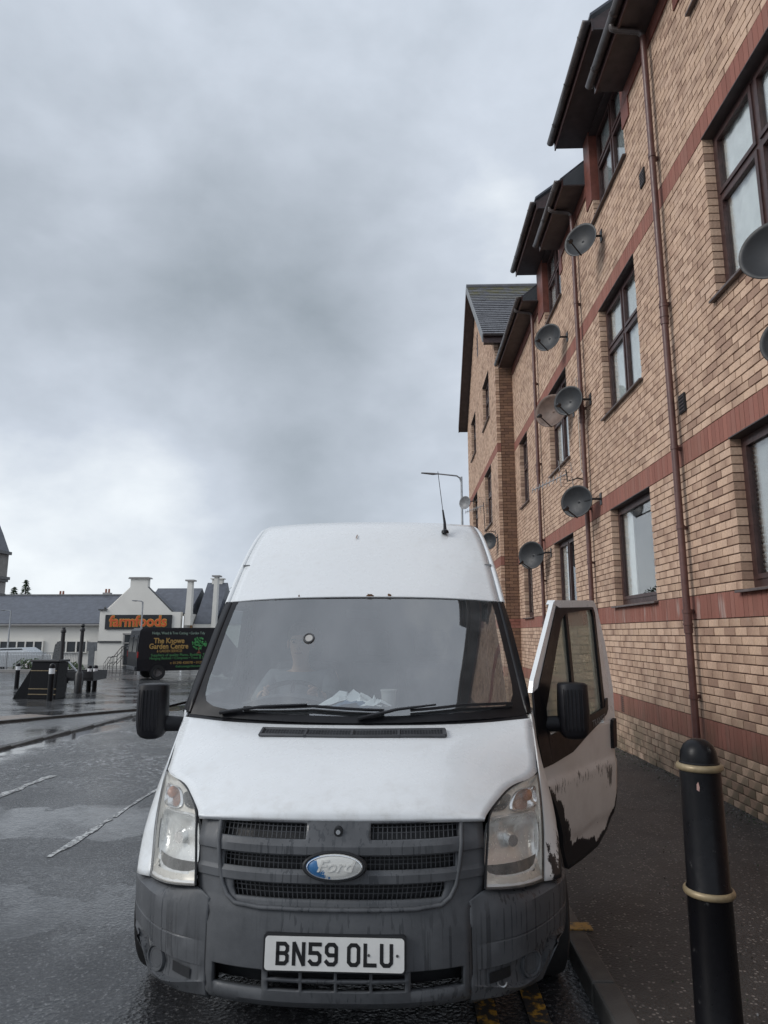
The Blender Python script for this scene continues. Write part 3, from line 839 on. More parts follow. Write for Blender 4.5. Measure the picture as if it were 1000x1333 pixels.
# darker return wall facing the camera
m = MB(); m.box(XB+.05, WALL+.4, BY0+.012, BY0+.2, -.9, Z0+9.45); F(m, 'return_wall', M['mortar'])
m = MB(); z = zc(0); k = 0
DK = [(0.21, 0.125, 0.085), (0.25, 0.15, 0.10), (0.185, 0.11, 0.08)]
while z < Z0+9.4:
    x = XB - (CL/2 if k % 2 else 0)
    while x < WALL+.1:
        a, c = max(x, XB+.112), min(x+CL-.009, WALL+.12)
        if c-a > .02:
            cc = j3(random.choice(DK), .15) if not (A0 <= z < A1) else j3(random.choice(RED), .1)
            m.box(a, c, BY0, BY0+.05, z, z+CH-.0115, 0, [(*cc, 1)]*8, skip=('y1',))
        x += CL
    z += CH; k += 1
F(m, 'return_brickwork', M['brick_face'], kind='stuff', recalc=False)
# gable roof: near slope carries the slates one course above the other
RX0, RX1 = 2.16, 8.5
SY0, SY1, SZ0, SZ1 = GA, GM, GZ+.08, GZ+3.72
m = MB()
rows = 26
L = math.hypot(SY1-SY0, SZ1-SZ0); ty, tz = (SY1-SY0)/L, (SZ1-SZ0)/L; ny, nz = -tz, ty
for i in range(rows):
    s0, s1 = L*i/rows, L*(i+1)/rows+.07
    x = RX0 - (.15 if i % 2 else 0)
    while x < RX1:
        a, c = max(x, RX0), min(x+.294, RX1)
        if c-a > .03:
            lift = random.uniform(0, .006)
            moss = 1.0 if i > rows-6 else (.35 if i > rows-10 else 0.0)
            P = []
            for (ss, h) in ((s0, .034+lift), (s1, .008), (s1, 0), (s0, .018)):
                P.append((SY0+ty*ss+ny*h, SZ0+tz*ss+nz*h))
            ids = [[m.vert((xx, p, q), (moss,)*3+(1,)) for p, q in P] for xx in (a, c)]
            A_, B_ = ids
            m.face((A_[0], B_[0], B_[1], A_[1])); m.face((A_[0], A_[3], B_[3], B_[0])); m.face((A_[0], A_[1], A_[2], A_[3])); m.face((B_[3], B_[2], B_[1], B_[0]))
        x += .3
F(m, 'slates', M['roof_slate'], kind='stuff', recalc=False)
m = MB(); m.prism([(RX0, SY0, SZ0-.02), (RX0, SY1, SZ1-.02), (RX0, GB+.05, SZ0-.02), (RX0, GB+.05, SZ0-.05), (RX0, SY1, SZ1-.09), (RX0, SY0, SZ0-.05)], (RX1-RX0, 0, 0)); F(m, 'gable_roof', M['far_slate'])
m = MB(); m.tube([(RX0-.02, SY1, SZ1+.02), (RX1, SY1, SZ1+.02)], .09, 8); F(m, 'ridge_tile', M['roof_slate'])
# bargeboards and their dark soffits, overhanging the gable face
for (ya, za), (yb, zb) in (((SY0, SZ0), (SY1, SZ1)), ((SY1, SZ1), (GB+.05, SZ0))):
    m = MB(); m.prism([(RX0-.03, ya, za+.03), (RX0-.03, yb, zb+.03), (RX0-.03, yb, zb-.22), (RX0-.03, ya, za-.22)], (.028, 0, 0)); F(m, 'bargeboard', M['lead_grey'] if ya == SY0 else M['brown_wood'])
    m = MB(); m.prism([(RX0, ya, za-.20), (RX0, yb, zb-.20), (RX0, yb, zb-.10), (RX0, ya, za-.10)], (XB-RX0+.1, 0, 0)); F(m, 'barge_soffit', M['dark_soffit'])
m = MB(); m.box(RX0, WALL+3, GA-.02, GA+.0, GZ-.16, GZ+.08); F(m, 'end_fascia', M['brown_wood'])
m = MB(); m.box(RX0+.02, WALL+3, GA, BY0+.02, GZ-.12, GZ-.10); F(m, 'end_soffit', M['dark_soffit'])
m = MB(); n_ = 8; r = .06
prof = [(GA-.08+r*math.cos(math.pi+math.pi*k/n_), GZ+.06+r*math.sin(math.pi+math.pi*k/n_)) for k in range(n_+1)]
m.grid([[(x, p, q) for p, q in prof] for x in (RX0-.02, WALL+2)]); m.poly([(RX0-.02, p, q) for p, q in prof]); F(m, 'end_gutter', M['gutter_plastic'], smooth=40)

rnd = random.Random(21); k = MB()
for i in range(1100):
    near = rnd.random() < .6
    x = WALL-.01-abs(rnd.gauss(0, .12)) if near else rnd.uniform(KX1+.02, WALL-.05); y = rnd.uniform(2.6, 11)
    r_ = rnd.uniform(.003, .011) if near else rnd.uniform(.002, .006); a = rnd.uniform(0, 3.1); c_, s_ = math.cos(a)*r_, math.sin(a)*r_
    z = gz(y)+.0965; P = [(x+c_, y+s_, z), (x-s_*.7, y+c_*.7, z), (x-c_, y-s_, z), (x+s_*.7, y-c_*.7, z)]
    k.prism(P, (0, 0, rnd.uniform(.003, .008)), i % 3)
k.build('pavement_grit', [M['lead_grey'], M['soil'], M['leaf_dark']], kind='stuff', recalc=False)
# ------------------------------------------------------------------ satellite dishes
def dish(loc, mount, size, label, group, mat='dish_grey', face=(-.70, -.71, .0), arm=True):
    """loc: centre of the reflector; mount: point on the wall"""
    t = empty('satellite_dish', mount, 0, label, 'satellite dish', group)
    L = Vector(loc)-Vector(mount); fz = Vector(face).normalized()
    fx = fz.cross(Vector((0, 0, 1))).normalized(); fy = fx.cross(fz)
    fx = -fx
    def P(x, y, z): return L + fx*x + fy*y + fz*z
    a = size*.5; b_ = size*.46
    m = MB(); n = 36; rings = []
    for k in range(9):
        q = k/8
        ring = []
        for j in range(n):
            th = 2*math.pi*j/n
            ry = b_*(1.0 if math.sin(th) > 0 else 1.0)
            ring.append(m.vert(P(a*q*math.cos(th), ry*q*math.sin(th), .16*size*q*q-.10*size)))
        rings.append(ring)
    for k in range(8):
        for j in range(n): m.face((rings[k][j], rings[k][(j+1) % n], rings[k+1][(j+1) % n], rings[k+1][j]))
    o = m.build('reflector', M[mat], t, smooth=60, solid=.006)
    if arm:
        m = MB(); m.tube([P(0, -b_*.80, 0), P(0, -b_*1.02, .06*size), P(0, -b_*.62, .62*size)], .011, 8); m.build('feed_arm', M['black_plastic'], t, smooth=40)
        m = MB(); p0 = P(0, -b_*.62, .62*size); ax = (P(0, 0, 0)-p0).normalized()
        m.tube([p0-ax*.07, p0-ax*.02, p0, p0+ax*.035], [.018, .022, .036, .034], 10); m.build('receiver', M['black_plastic'], t, smooth=40)
    m = MB(); bk = P(0, 0, -.17*size)
    m.tube([P(0, 0, -.125*size), bk, Vector((-.12, 0, 0)), Vector((-.005, 0, .0))], .018, 8); m.tube([bk-Vector((0, 0, .09)), bk+Vector((0, 0, .07))], .024, 8)
    m.box(-.012, 0, -.045, .045, -.09, .09); m.build('wall_bracket', M['black_plastic'], t, smooth=40)
    return t
def wall_pt(x, y, W=WALL):
    """point of the wall plane behind a photograph position (used once to read off the mounts)"""
    s = (825-y)/(x-528); dz = s*W*.9846; Dd = 890*W/(x-528)
    return (W, (Dd-dz*.1748)/.9846, 1.615+dz)
GD = 'satellite dishes on the brick wall'
def dish_at(wy, wz, out, dy, dz, size, label, **k):
    return dish((WALL-out, wy+dy, wz+dz), (WALL, wy, wz), size, label, GD, **k)
DISH_TABLE = []
dish_at(9.35, 7.42, .30, .0, -.07, .53, 'grey satellite dish just below the top floor bay window, highest of the row')
dish_at(11.62, 6.86, .30, .19, .07, .55, 'grey satellite dish with white tipped receiver between the second downpipe and the slate roof')
dish_at(10.38, 5.25, .30, .16, .03, .52, 'grey satellite dish overlapping a brown rusty one')
dish_at(11.45, 5.40, .32, .25, .10, .64, 'brown rusty satellite dish half behind a grey dish', mat='dish_rusty')
dish_at(10.12, 3.60, .30, .21, .0, .54, 'grey satellite dish on the lower red brick band above the open van door')
dish_at(13.75, 3.22, .33, .30, -.02, .62, 'lowest grey satellite dish, beside the ground floor window over the van door')
dish_at(4.66, 4.30, .30, -.12, .0, .46, 'large grey satellite dish cut by the picture edge over the first floor window sill', arm=False)
dish_at(4.56, 3.58, .30, -.12, .0, .40, 'grey satellite dish cut by the picture edge under the big first floor window', arm=False)
t = dish((XB-.30, 24.2, 6.25), (XB, 24.2, 6.3), .52, 'small pale satellite dish at the far corner of the end gable', GD, arm=False, mat='lead_grey')
t = dish((XB-.22, 18.2, 4.05), (XB, 18.2, 4.15), .5, 'grey satellite dish half hidden behind the white van roof', GD)

# aerials
def aerial(mount, label, boomdir, L, rod, mast):
    t = empty('tv_aerial', mount, 0, label, 'aerial', 'television aerials on the wall')
    m = MB(); top = Vector((-.30, 0.02, mast)); m.tube([(0, 0, 0), (-.12, 0, .03), (-.28, .02, -.02 if mast < .4 else .0), top+Vector((0, 0, .08))], .012, 6); m.box(-.012, 0, -.04, .04, -.05, .05); m.build('bracket', M['black_plastic'], t)
    bd = Vector(boomdir).normalized(); sd = bd.cross(Vector((0, 0, 1))).normalized(); ud = sd.cross(bd)
    m = MB(); m.tube([top, top+bd*L], .010, 6); m.build('boom', M['galvanised'], t)
    m = MB(); n = 9
    for i in range(n):
        c = top+bd*(L*(.15+.85*i/(n-1))); h = rod*(1-.35*i/n)
        m.tube([c-ud*h*.5 if False else c-(sd*.25+ud*.97).normalized()*h*.5, c+(sd*.25+ud*.97).normalized()*h*.5], .006, 5)
    for k in (-1, 1):
        m.tube([top+ud*(.05*k)-sd*.12, top+ud*(.22*k)-sd*.12], .005, 5); m.tube([top+ud*(.05*k)+sd*.12, top+ud*(.22*k)+sd*.12], .005, 5)
        for q in range(4): m.tube([top+ud*(.06*k*(q+.6))-sd*.14, top+ud*(.06*k*(q+.6))+sd*.14], .004, 5)
    m.build('elements', M['galvanised'], t, kind='stuff')
    return t
aerial((WALL, 10.95, 4.08), 'yagi television aerial on a black bracket beside the second downpipe', (-.45, 1, -.10), .95, .16, .1)
aerial((XB, 18.6, 4.35), 'yagi television aerial on the end block above the van roof', (-.55, 1, -.06), .9, .16, .75)

# ------------------------------------------------------------------ the white van
van = empty('white_van', (-.268, 2.80, 0.0), -0.004, 'white high roof panel van parked facing the camera with its passenger door open', 'van')
V = lambda mb, name, mat, **k: mb.build(name, mat, van, **k)
def mirrored(ctrl_half):
    """rows running from the centre (u=0) to the side -> full width rows"""
    out = []
    for row in ctrl_half:
        L = [(-u, v, z) for u, v, z in row[:0:-1]]; out.append(L+list(row))
    return out
def smoothrows(centre, side, pw=2.6, pv=2.0, n=7):
    rows = []
    for (vc, zc_), (us, vs, zs) in zip(centre, side):
        rows.append([(us*k/(n-1), vc+(vs-vc)*(k/(n-1))**pv, zc_+(zs-zc_)*(k/(n-1))**pw) for k in range(n)])
    return rows
# bonnet
hc = [(.088, .872), (.078, .893), (.105, .930), (.25, .993), (.40, 1.047), (.55, 1.090), (.70, 1.126), (.85, 1.152), (.88, 1.150)]
hs = [(.583, .160, .866), (.585, .150, .882), (.603, .195, .895), (.664, .300, .929), (.735, .420, .953), (.884, .625, .972), (.908, .80, 1.075), (.924, .97, 1.168), (.924, .99, 1.165)]
G = surf(mirrored(smoothrows(hc, hs, 3.2, 2.2)), 5, 3)
m = MB(); m.grid(G); V(m, 'bonnet', M['van_white'], smooth=50, solid=.012)
m = MB()
for sgn in (-1, 1):
    m.tube([(sgn*(p[0]+.002), p[1]+.002, p[2]-.003) for p in cr(np.array(hs[5:]), 5)], .0042, 5)
V(m, 'bonnet_gap', M['grille_black'], kind='stuff')
def hood_z(u, v):
    best = None
    P = G.reshape(-1, 3); i = np.argmin((P[:, 0]-u)**2+(P[:, 1]-v)**2); return P[i, 2]
# raised folds of the bonnet
# bonnet vent: framed grille
m = MB(); va, vb, wv = .66, .745, .455
def hp(u, v, d=0.0): return (u, v, hood_z(u, v)+d)
def bil(u, v, d=0.0):
    # smooth sample of the bonnet centre line with its crown
    zc_ = float(np.interp(v, [c[0] for c in hc[2:]], [c[1] for c in hc[2:]]))
    us = float(np.interp(v, [s[1] for s in hs[2:]], [s[0] for s in hs[2:]])); zs = float(np.interp(v, [s[1] for s in hs[2:]], [s[2] for s in hs[2:]]))
    return (u, v, zc_+(zs-zc_)*abs(u/us)**3.2*.6+d)
fr = MB()
def rail(pts, w, h): fr.tube(pts, w, 6, sq=(h/w, 1))
N_ = 14
vprof = lambda u: .018*(u/wv)**2
for (v0, tck) in ((va, .009), (vb, .010)):
    fr.tube([bil(lerp(-wv, wv, i/N_), v0+vprof(lerp(-wv, wv, i/N_))*2, .006) for i in range(N_+1)], tck, 6)
for u in (-wv, wv): fr.tube([bil(u, va+.036, .006), bil(u, vb+.036, .006)], .011, 6)
for u in (-.23, .0, .23): fr.tube([bil(u, va, .007), bil(u, vb, .007)], .009, 6)
vo = V(fr, 'bonnet_vent', M['grille_mesh_grey'], smooth=40)
m = MB(); m.grid([[bil(lerp(-wv, wv, i/N_), lerp(va, vb, k/2)+vprof(lerp(-wv, wv, i/N_))*2, .0045) for i in range(N_+1)] for k in range(3)]); m.build('vent_backing', M['grille_black'], vo)
m = MB()
for i in range(62):
    u = lerp(-wv, wv, (i+.5)/62); m.tube([bil(u, va+.004+vprof(u)*2, .008), bil(u, vb-.002+vprof(u)*2, .008)], .0022, 4)
for k in range(1, 6):
    m.tube([bil(lerp(-wv, wv, i/N_), lerp(va, vb, k/6)+vprof(lerp(-wv, wv, i/N_))*2, .008) for i in range(N_+1)], .002, 4)
m.build('vent_mesh', M['grille_mesh_grey'], vo, kind='stuff')

# front centre panel with its grille and lower openings
PLAN_T = [(0, 0), (.15, .003), (.26, .012), (.38, .036), (.45, .058), (.51, .085), (.56, .112), (.60, .135), (.66, .18), (.70, .215), (.76, .275), (.80, .32), (.84, .372), (.88, .43), (.92, .50), (.945, .56), (.965, .64), (.975, .70)]
PU = np.linspace(0, 1.0, 401); PV = np.interp(PU, [p[0] for p in PLAN_T], [p[1] for p in PLAN_T])
PW = np.convolve(np.concatenate([PV[18:0:-1], PV, PV[-1]+(np.arange(1, 19))*(.06/8)*0]), np.ones(37)/37, 'valid')
PW = np.where(PU > .93, PV, np.where(PU > .88, PW+(PV-PW)*(PU-.88)/.05, PW))
def plan(u):
    return float(np.interp(abs(u), PU, PW))
prof = [(.19, .13), (.215, .075), (.235, .035), (.262, .012), (.30, .004), (.34, .0), (.375, -.002), (.50, .0), (.575, .012), (.60, .022), (.668, .03), (.672, .018), (.70, .020), (.712, .030), (.766, .040), (.772, .026), (.80, .028), (.818, .040), (.88, .078), (.90, .088)]
def cw(z): return .514+.064*sstep(.565, .635, z)
def cp(uu, z, d=0.0):
    u = uu*cw(z); return (u, plan(u)+itp(z, prof)+d, z)
holes = [(-.83, -.22, .823, .876), (.22, .83, .823, .876), (-.80, .80, .716, .763), (-.72, .72, .612, .664)]
low = [(-.94, -.545, .300, .372), (.545, .94, .300, .372)]
for k in range(4):
    a = -.505+k*.2575
    low += [(a, a+.237, .302, .333), (a, a+.237, .343, .372)]
holes += low
us = sorted({round(x, 4) for h in holes for x in h[:2]} | {round(-1+2*i/40, 4) for i in range(41)})
zs = sorted({h[i] for h in holes for i in (2, 3)} | {p[0] for p in prof} | {.43, .46, .53, .55, .64, .74, .85})
Gp = [[cp(uu, z) for uu in us] for z in zs]
def keep(a, b_):
    zc_, uc = (zs[a]+zs[a+1])/2, (us[b_]+us[b_+1])/2
    return not any(h[0] < uc < h[1] and h[2] < zc_ < h[3] for h in holes)
m = MB(); m.grid(Gp, keep=keep)
fp = V(m, 'front_panel', M['bumper_plastic'], smooth=28, recalc=False)
sd = fp.modifiers.new('thickness', 'SOLIDIFY'); sd.thickness = .022; sd.offset = -1
# grille surround moulding, mesh, lock block
m = MB()
def cu_(u, z, d): return (u, plan(u)+itp(z, prof)+d, z)
path = [cu_(-.488, .885, -.003), cu_(-.484, .80, -.004), cu_(-.474, .72, -.005), cu_(-.458, .65, -.006), cu_(-.435, .612, -.007), cu_(-.40, .590, -.008)]
path += [cu_(x, .583, -.008) for x in (-.3, -.15, 0, .15, .3)] + [(-x, y, z) for x, y, z in path[::-1]]
m.tube(path, .009, 8); V(m, 'grille_frame', M['bumper_plastic'], smooth=50)
gb = MB()
gb.grid([[cp(uu, z, .055) for uu in (-.9, -.6, -.3, 0, .3, .6, .9)] for z in (.59, .7, .8, .885)])
gb.grid([[cp(uu, z, .09) for uu in (-.97, -.6, -.3, 0, .3, .6, .97)] for z in (.29, .33, .38)])
go = V(gb, 'grille_backing', M['grille_black'])
m = MB()
for h in holes[:4]:
    nb = int((h[1]-h[0])*cw(h[2])/.018)
    for i in range(nb):
        uu = lerp(h[0], h[1], (i+.5)/nb); m.tube([cp(uu, h[2]-.004, .022), cp(uu, h[3]+.004, .022)], .0021, 4)
    for k in (1, 2): m.tube([cp(lerp(h[0], h[1], i/12), lerp(h[2], h[3], k/3), .021) for i in range(13)], .0021, 4)
V(m, 'grille_mesh', M['grille_mesh_grey'], kind='stuff')
m = MB(); p = cp(0, .85, 0)
m.tube([(p[0], p[1]-.012, p[2]+.0), (p[0], p[1]+.03, p[2])], [.017, .02], 14); lo = V(m, 'bonnet_lock', M['grille_black'], smooth=40)
m = MB(); m.tube([(p[0], p[1]-.015, p[2]), (p[0], p[1]-.010, p[2])], .009, 10); m.build('lock_barrel', M['chrome'], lo, smooth=40)
# oval badge
bd = empty('badge', (0, plan(0)+.012, .737)); bd.parent = van
bd.name = 'badge_mount'
m = MB(); n = 40; rings = []
for q, d in ((1.0, .0), (1.0, -.012), (.94, -.018), (.86, -.016)):
    rings.append([m.vert((.134*q*math.cos(2*math.pi*j/n), d, .058*q*math.sin(2*math.pi*j/n))) for j in range(n)])
for k in range(3):
    for j in range(n): m.face((rings[k][j], rings[k][(j+1) % n], rings[k+1][(j+1) % n], rings[k+1][j]))
bo = m.build('badge', M['grille_black'], van, smooth=40); bo.location = (-.008, .012, .737); bo.rotation_euler = (R(-8), 0, 0); bo.scale = (.93, 1, .93)
bpy.data.objects.remove(bd)
m = MB(); rings = []
for q, d in ((1.0, -.012), (.93, -.022), (.6, -.026), (.0, -.027)):
    rings.append([m.vert((.120*q*math.cos(2*math.pi*j/n), d, .049*q*math.sin(2*math.pi*j/n))) for j in range(n)])
for k in range(3):
    for j in range(n): m.face((rings[k][j], rings[k][(j+1) % n], rings[k+1][(j+1) % n], rings[k+1][j]))
m.build('badge_face', M['badge_worn'], bo, smooth=60)
m = MB(); ring = [(.112*math.cos(2*math.pi*j/n), -.0235, .0445*math.sin(2*math.pi*j/n)) for j in range(n+1)]
m.tube(ring, .0022, 5, cap=False); m.build('badge_ring', M['chrome'], bo, smooth=60)

def text_mesh(body, size, mat, parent, loc, rot=(0, 0, 0), name='lettering', extrude=.0, off=0.0, shear=0.0, align='CENTER', sx=1.0):
    cu = bpy.data.curves.new(name, 'FONT'); cu.body = body; cu.size = size; cu.extrude = extrude; cu.offset = off; cu.shear = shear
    cu.align_x = align; cu.align_y = 'CENTER'; cu.resolution_u = 3
    tmp = bpy.data.objects.new('tmp', cu); COL.objects.link(tmp)
    dg = bpy.context.evaluated_depsgraph_get(); me = bpy.data.meshes.new_from_object(tmp.evaluated_get(dg))
    bpy.data.objects.remove(tmp); bpy.data.curves.remove(cu)
    me.name = name; me.materials.clear(); me.materials.append(mat)
    o = bpy.data.objects.new(name, me); COL.objects.link(o)
    if parent is not None: o.parent = parent
    o.location = loc; o.rotation_euler = rot; o.scale = (sx, 1, 1); return o
text_mesh('Ford', .062, M['badge_script'], bo, (0, -.0275, .002), (R(90), 0, 0), 'badge_lettering', .0015, .0008, .35, sx=1.25)

# number plate with drawn strokes
GL = {'B': [[(0, 0), (0, 1), (.75, 1), (1, .86), (1, .66), (.8, .52), (.05, .52)], [(.8, .52), (1, .38), (1, .14), (.75, 0), (0, 0)]],
      'N': [[(0, 0), (0, 1)], [(.05, 1), (.95, 0)], [(1, 0), (1, 1)]],
      '5': [[(1, 1), (0, 1), (0, .56), (.75, .56), (1, .43), (1, .14), (.75, 0), (.22, 0), (0, .12)]],
      '9': [[(0, .12), (.22, 0), (.75, 0), (1, .14), (1, .86), (.75, 1), (.25, 1), (0, .86), (0, .60), (.25, .46), (1, .46)]],
      'O': [[(.5, 0), (.75, 0), (1, .14), (1, .86), (.75, 1), (.25, 1), (0, .86), (0, .14), (.25, 0), (.5, 0)]],
      'L': [[(0, 1), (0, 0), (1, 0)]],
      'U': [[(0, 1), (0, .14), (.25, 0), (.75, 0), (1, .14), (1, 1)]]}
def stroke(mb, pts, w, y):
    P = [Vector((p[0], p[1])) for p in pts]; L, Rr = [], []
    closed = (P[0]-P[-1]).length < 1e-6
    for i, p in enumerate(P):
        if closed: a = (p-P[i-1 if i else -2]).normalized(); b_ = (P[i+1 if i < len(P)-1 else 1]-p).normalized()
        else:
            a = (p-P[i-1]).normalized() if i else (P[1]-p).normalized(); b_ = (P[i+1]-p).normalized() if i < len(P)-1 else a
        t = (a+b_).normalized(); nn_ = Vector((-t.y, t.x)); k = w/2/max(.5, nn_.dot(Vector((-a.y, a.x))))
        q = p
        if not closed and i == 0: q = p-a*w/2
        if not closed and i == len(P)-1: q = p+b_*w/2
        L.append(q+nn_*k); Rr.append(q-nn_*k)
    mb.grid([[(v.x, y, v.y) for v in L], [(v.x, y, v.y) for v in Rr]])
PZ = .441
m = MB(); wp, hpz, rc = .26, .0565, .012
outl = []
for cx, cz, a0 in ((wp-rc, hpz-rc, 0), (-wp+rc, hpz-rc, 90), (-wp+rc, -hpz+rc, 180), (wp-rc, -hpz+rc, 270)):
    for k in range(5): a = R(a0+k*22.5); outl.append((cx+rc*math.cos(a), 0, cz+rc*math.sin(a)))
m.prism(outl, (0, -.004, 0))
po = V(m, 'number_plate', M['plate_white']); po.location = (-.003, -.014, PZ); po.rotation_euler = (R(-4), R(.4), 0)
m = MB(); m.prism([(x*1.03, 0.003, z*1.14) for x, y, z in outl], (0, .016, 0)); m.build('plate_holder', M['grille_black'], po)
m = MB(); x = -.219; gw, gh, st_ = .036, .065, .0135
for ch in 'BN59 OLU':
    if ch == ' ': x += .022; continue
    for k, ln in enumerate(GL[ch]): stroke(m, [(x+.007+p[0]*gw, -gh/2+p[1]*gh) for p in ln], st_, -.0052-.0002*k)
    x += .061
m.build('registration_letters', M['plate_black'], po, recalc=False)
m = MB()
for sx in (.128, .234): m.tube([(sx, -.0045, .0), (sx, -.0065, .0)], .005, 10)
m.build('plate_screw', M['lamp_dark'], po)
text_mesh('SCOTLAND MOTORS', .007, M['lamp_dark'], po, (.0, -.0053, -.049), (R(90), 0, 0), 'plate_maker_text') if False else None

# bumper wings
def wing(sgn):
    cols = [.512, .535, .56, .60, .64, .68, .72, .76, .80, .84, .88, .91, .935, .955, .968]
    def top(u):   # the line under the headlamp then up to the front wing
        return itp(u, [(.512, .588), (.545, .606), (.578, .620), (.845, .574), (.92, .566), (.97, .566)])
    def bot(u): return itp(u, [(.51, .20), (.70, .185), (.85, .17), (.97, .19)])
    rws = [('t', .0, -.03), ('t', -.006, -.004), ('t', -.02, .022), ('a', .545, .034), ('a', .50, .036), ('a', .437, .034), ('a', .433, .027), ('a', .428, .034), ('a', .385, .032), ('f', 1.0, .028), ('f', .96, .004), ('f', .5, -.006), ('f', .06, .002), ('f', .0, .028), ('b', .035, .020), ('b', .0, -.02), ('b', -.005, -.07)]
    G_ = []
    for kd, z, d in rws:
        row = []
        for u in cols:
            e_ = sstep(.50, .74, u)
            tp = top(u)
            ftop = itp(u, [(.51, .345), (.62, .345), (.75, .352), (.86, .372), (.91, .36), (.97, .33)]); fbot = itp(u, [(.51, .295), (.62, .275), (.75, .245), (.86, .25), (.91, .30), (.97, .32)])
            fk = sstep(.96, .90, u)
            k_ = 1.0 if kd in 'ta' else itp(z if kd == 'f' else -1, [(-1, .66), (0, .80), (.5, .92), (1, 1.0)])
            u = .512+(u-.512)*k_
            if kd == 't': zz_ = tp+z
            elif kd == 'a': zz_ = min(z, tp-.03)
            elif kd == 'f': zz_ = lerp(fbot, ftop, z)
            else: zz_ = bot(u)+z
            dd = d
            if kd == 'f' and .0 < z < 1: dd = lerp(.028, d, fk)
            base = .002 if kd != 't' else .012
            if kd == 'b': base = itp(zz_-bot(u), [(-.005, .12), (0, .075), (.035, .025)])
            # outward direction of the plan curve
            du = .004; tx, tv = du*2, plan(min(u+du, .975))-plan(u-du)
            nl = math.hypot(tx, tv); nu, nv = tv/nl, -tx/nl
            ev = e_
            row.append((sgn*(u+nu*dd*ev), plan(u)+base+nv*dd*ev, zz_))
        G_.append(row)
    mm = MB(); mm.grid(surf(G_, 2, 2).tolist()) if False else mm.grid(np.swapaxes(cr(np.swapaxes(np.array(G_), 0, 1), 2), 0, 1).tolist())
    o = V(mm, 'bumper', M['bumper_plastic'], smooth=32, solid=.012)
    # blanked fog lamp ring and the slot beside it
    k = MB(); u0, z0 = .765, .300
    c = Vector((sgn*u0, plan(u0)-.004, z0)); ax = Vector((sgn*.55, -.83, 0)).normalized(); sx_ = ax.cross(Vector((0, 0, 1))).normalized()
    for rr, dd in ((.047, .010), (.034, .004)):
        k.lathe([(rr-.006, .0), (rr-.003, .007), (rr+.003, .007), (rr+.007, .0), (rr+.007, -.03)], 28, Matrix.Translation(c+ax*dd) @ ax.to_track_quat('Z', 'Y').to_matrix().to_4x4())
    k.lathe([(0, .004), (.030, .003)], 24, Matrix.Translation(c) @ ax.to_track_quat('Z', 'Y').to_matrix().to_4x4())
    fo = k.build('fog_lamp_blank', M['bumper_plastic'], o, smooth=40)
    k = MB(); a, c2 = .585, .675
    k.grid([[(sgn*u, plan(u)-.004, z) for u in (a, (a+c2)/2, c2)] for z in (.287, .325)]); k.build('slot', M['grille_black'], o)
    if sgn > 0:
        k = MB(); c = Vector((.635, plan(.635)-.012, .285)); k.tube([c+Vector((.018*math.cos(t_), -.004, .018*math.sin(t_))) for t_ in [math.pi*(1+i/10) for i in range(11)]], .004, 6); k.build('tow_eye', M['galvanised'], o, smooth=40)
    # the seam beside the centre panel
    k = MB(); k.tube([(sgn*(cw(z)+.001), plan(cw(z))+itp(z, prof)+.004, z) for z in np.linspace(.2, .62, 18)], .0028, 5); k.build('seam', M['grille_black'], o)
    return o
wing(-1); wing(1)

# front wings (fenders), ruled between the lamp/bonnet gap and the wheel arch
def fender(sgn):
    Fc = [(.858, .385, .572), (.872, .44, .66), (.884, .485, .76), (.890, .545, .86), (.896, .628, .968), (.914, .80, 1.075), (.930, .97, 1.168), (.934, 1.04, 1.20)]
    Gc = [(.950, .515, .556), (.958, .555, .62), (.964, .64, .70), (.968, .76, .765), (.970, .90, .795), (.970, 1.05, .80), (.970, 1.115, .86), (.962, 1.115, 1.20)]
    rows = []
    for f, g in zip(Fc, Gc):
        f, g = np.array(f), np.array(g)
        r = [f+np.array([0, .012, 0])+np.array([-.01, 0, 0])*1]
        r.append(f)
        for t_ in (.12, .3, .55, .8):
            p = f+(g-f)*t_; p[0] = f[0]+(g[0]-f[0])*(1-(1-t_)**2.6)+.004*math.sin(math.pi*t_); r.append(p)
        r.append(g); r.append(g+np.array([-.03, 0.0, .0]))
        rows.append([(sgn*p[0], p[1], p[2]) for p in r])
    Gf = surf(rows, 4, 2)
    mm = MB()
    if sgn > 0:
        cols = []
        for row in Gf:
            cols.append([((.34+.30*sstep(.76, .62, p[2])+.3*sstep(.93, .962, abs(p[0])))*sstep(.80, .74, p[2])*sstep(.85, .895, abs(p[0])), 0, 0, 1.0) for p in row])
        mm.grid(Gf.tolist(), cols=cols); return V(mm, 'front_wing', M['van_white_worn'], smooth=45, label='front wing with its paint scraped off to black above the bumper', solid=.008)
    mm.grid(Gf.tolist()); return V(mm, 'front_wing', M['van_white'], smooth=45, solid=.008)
fender(-1); fender(1)

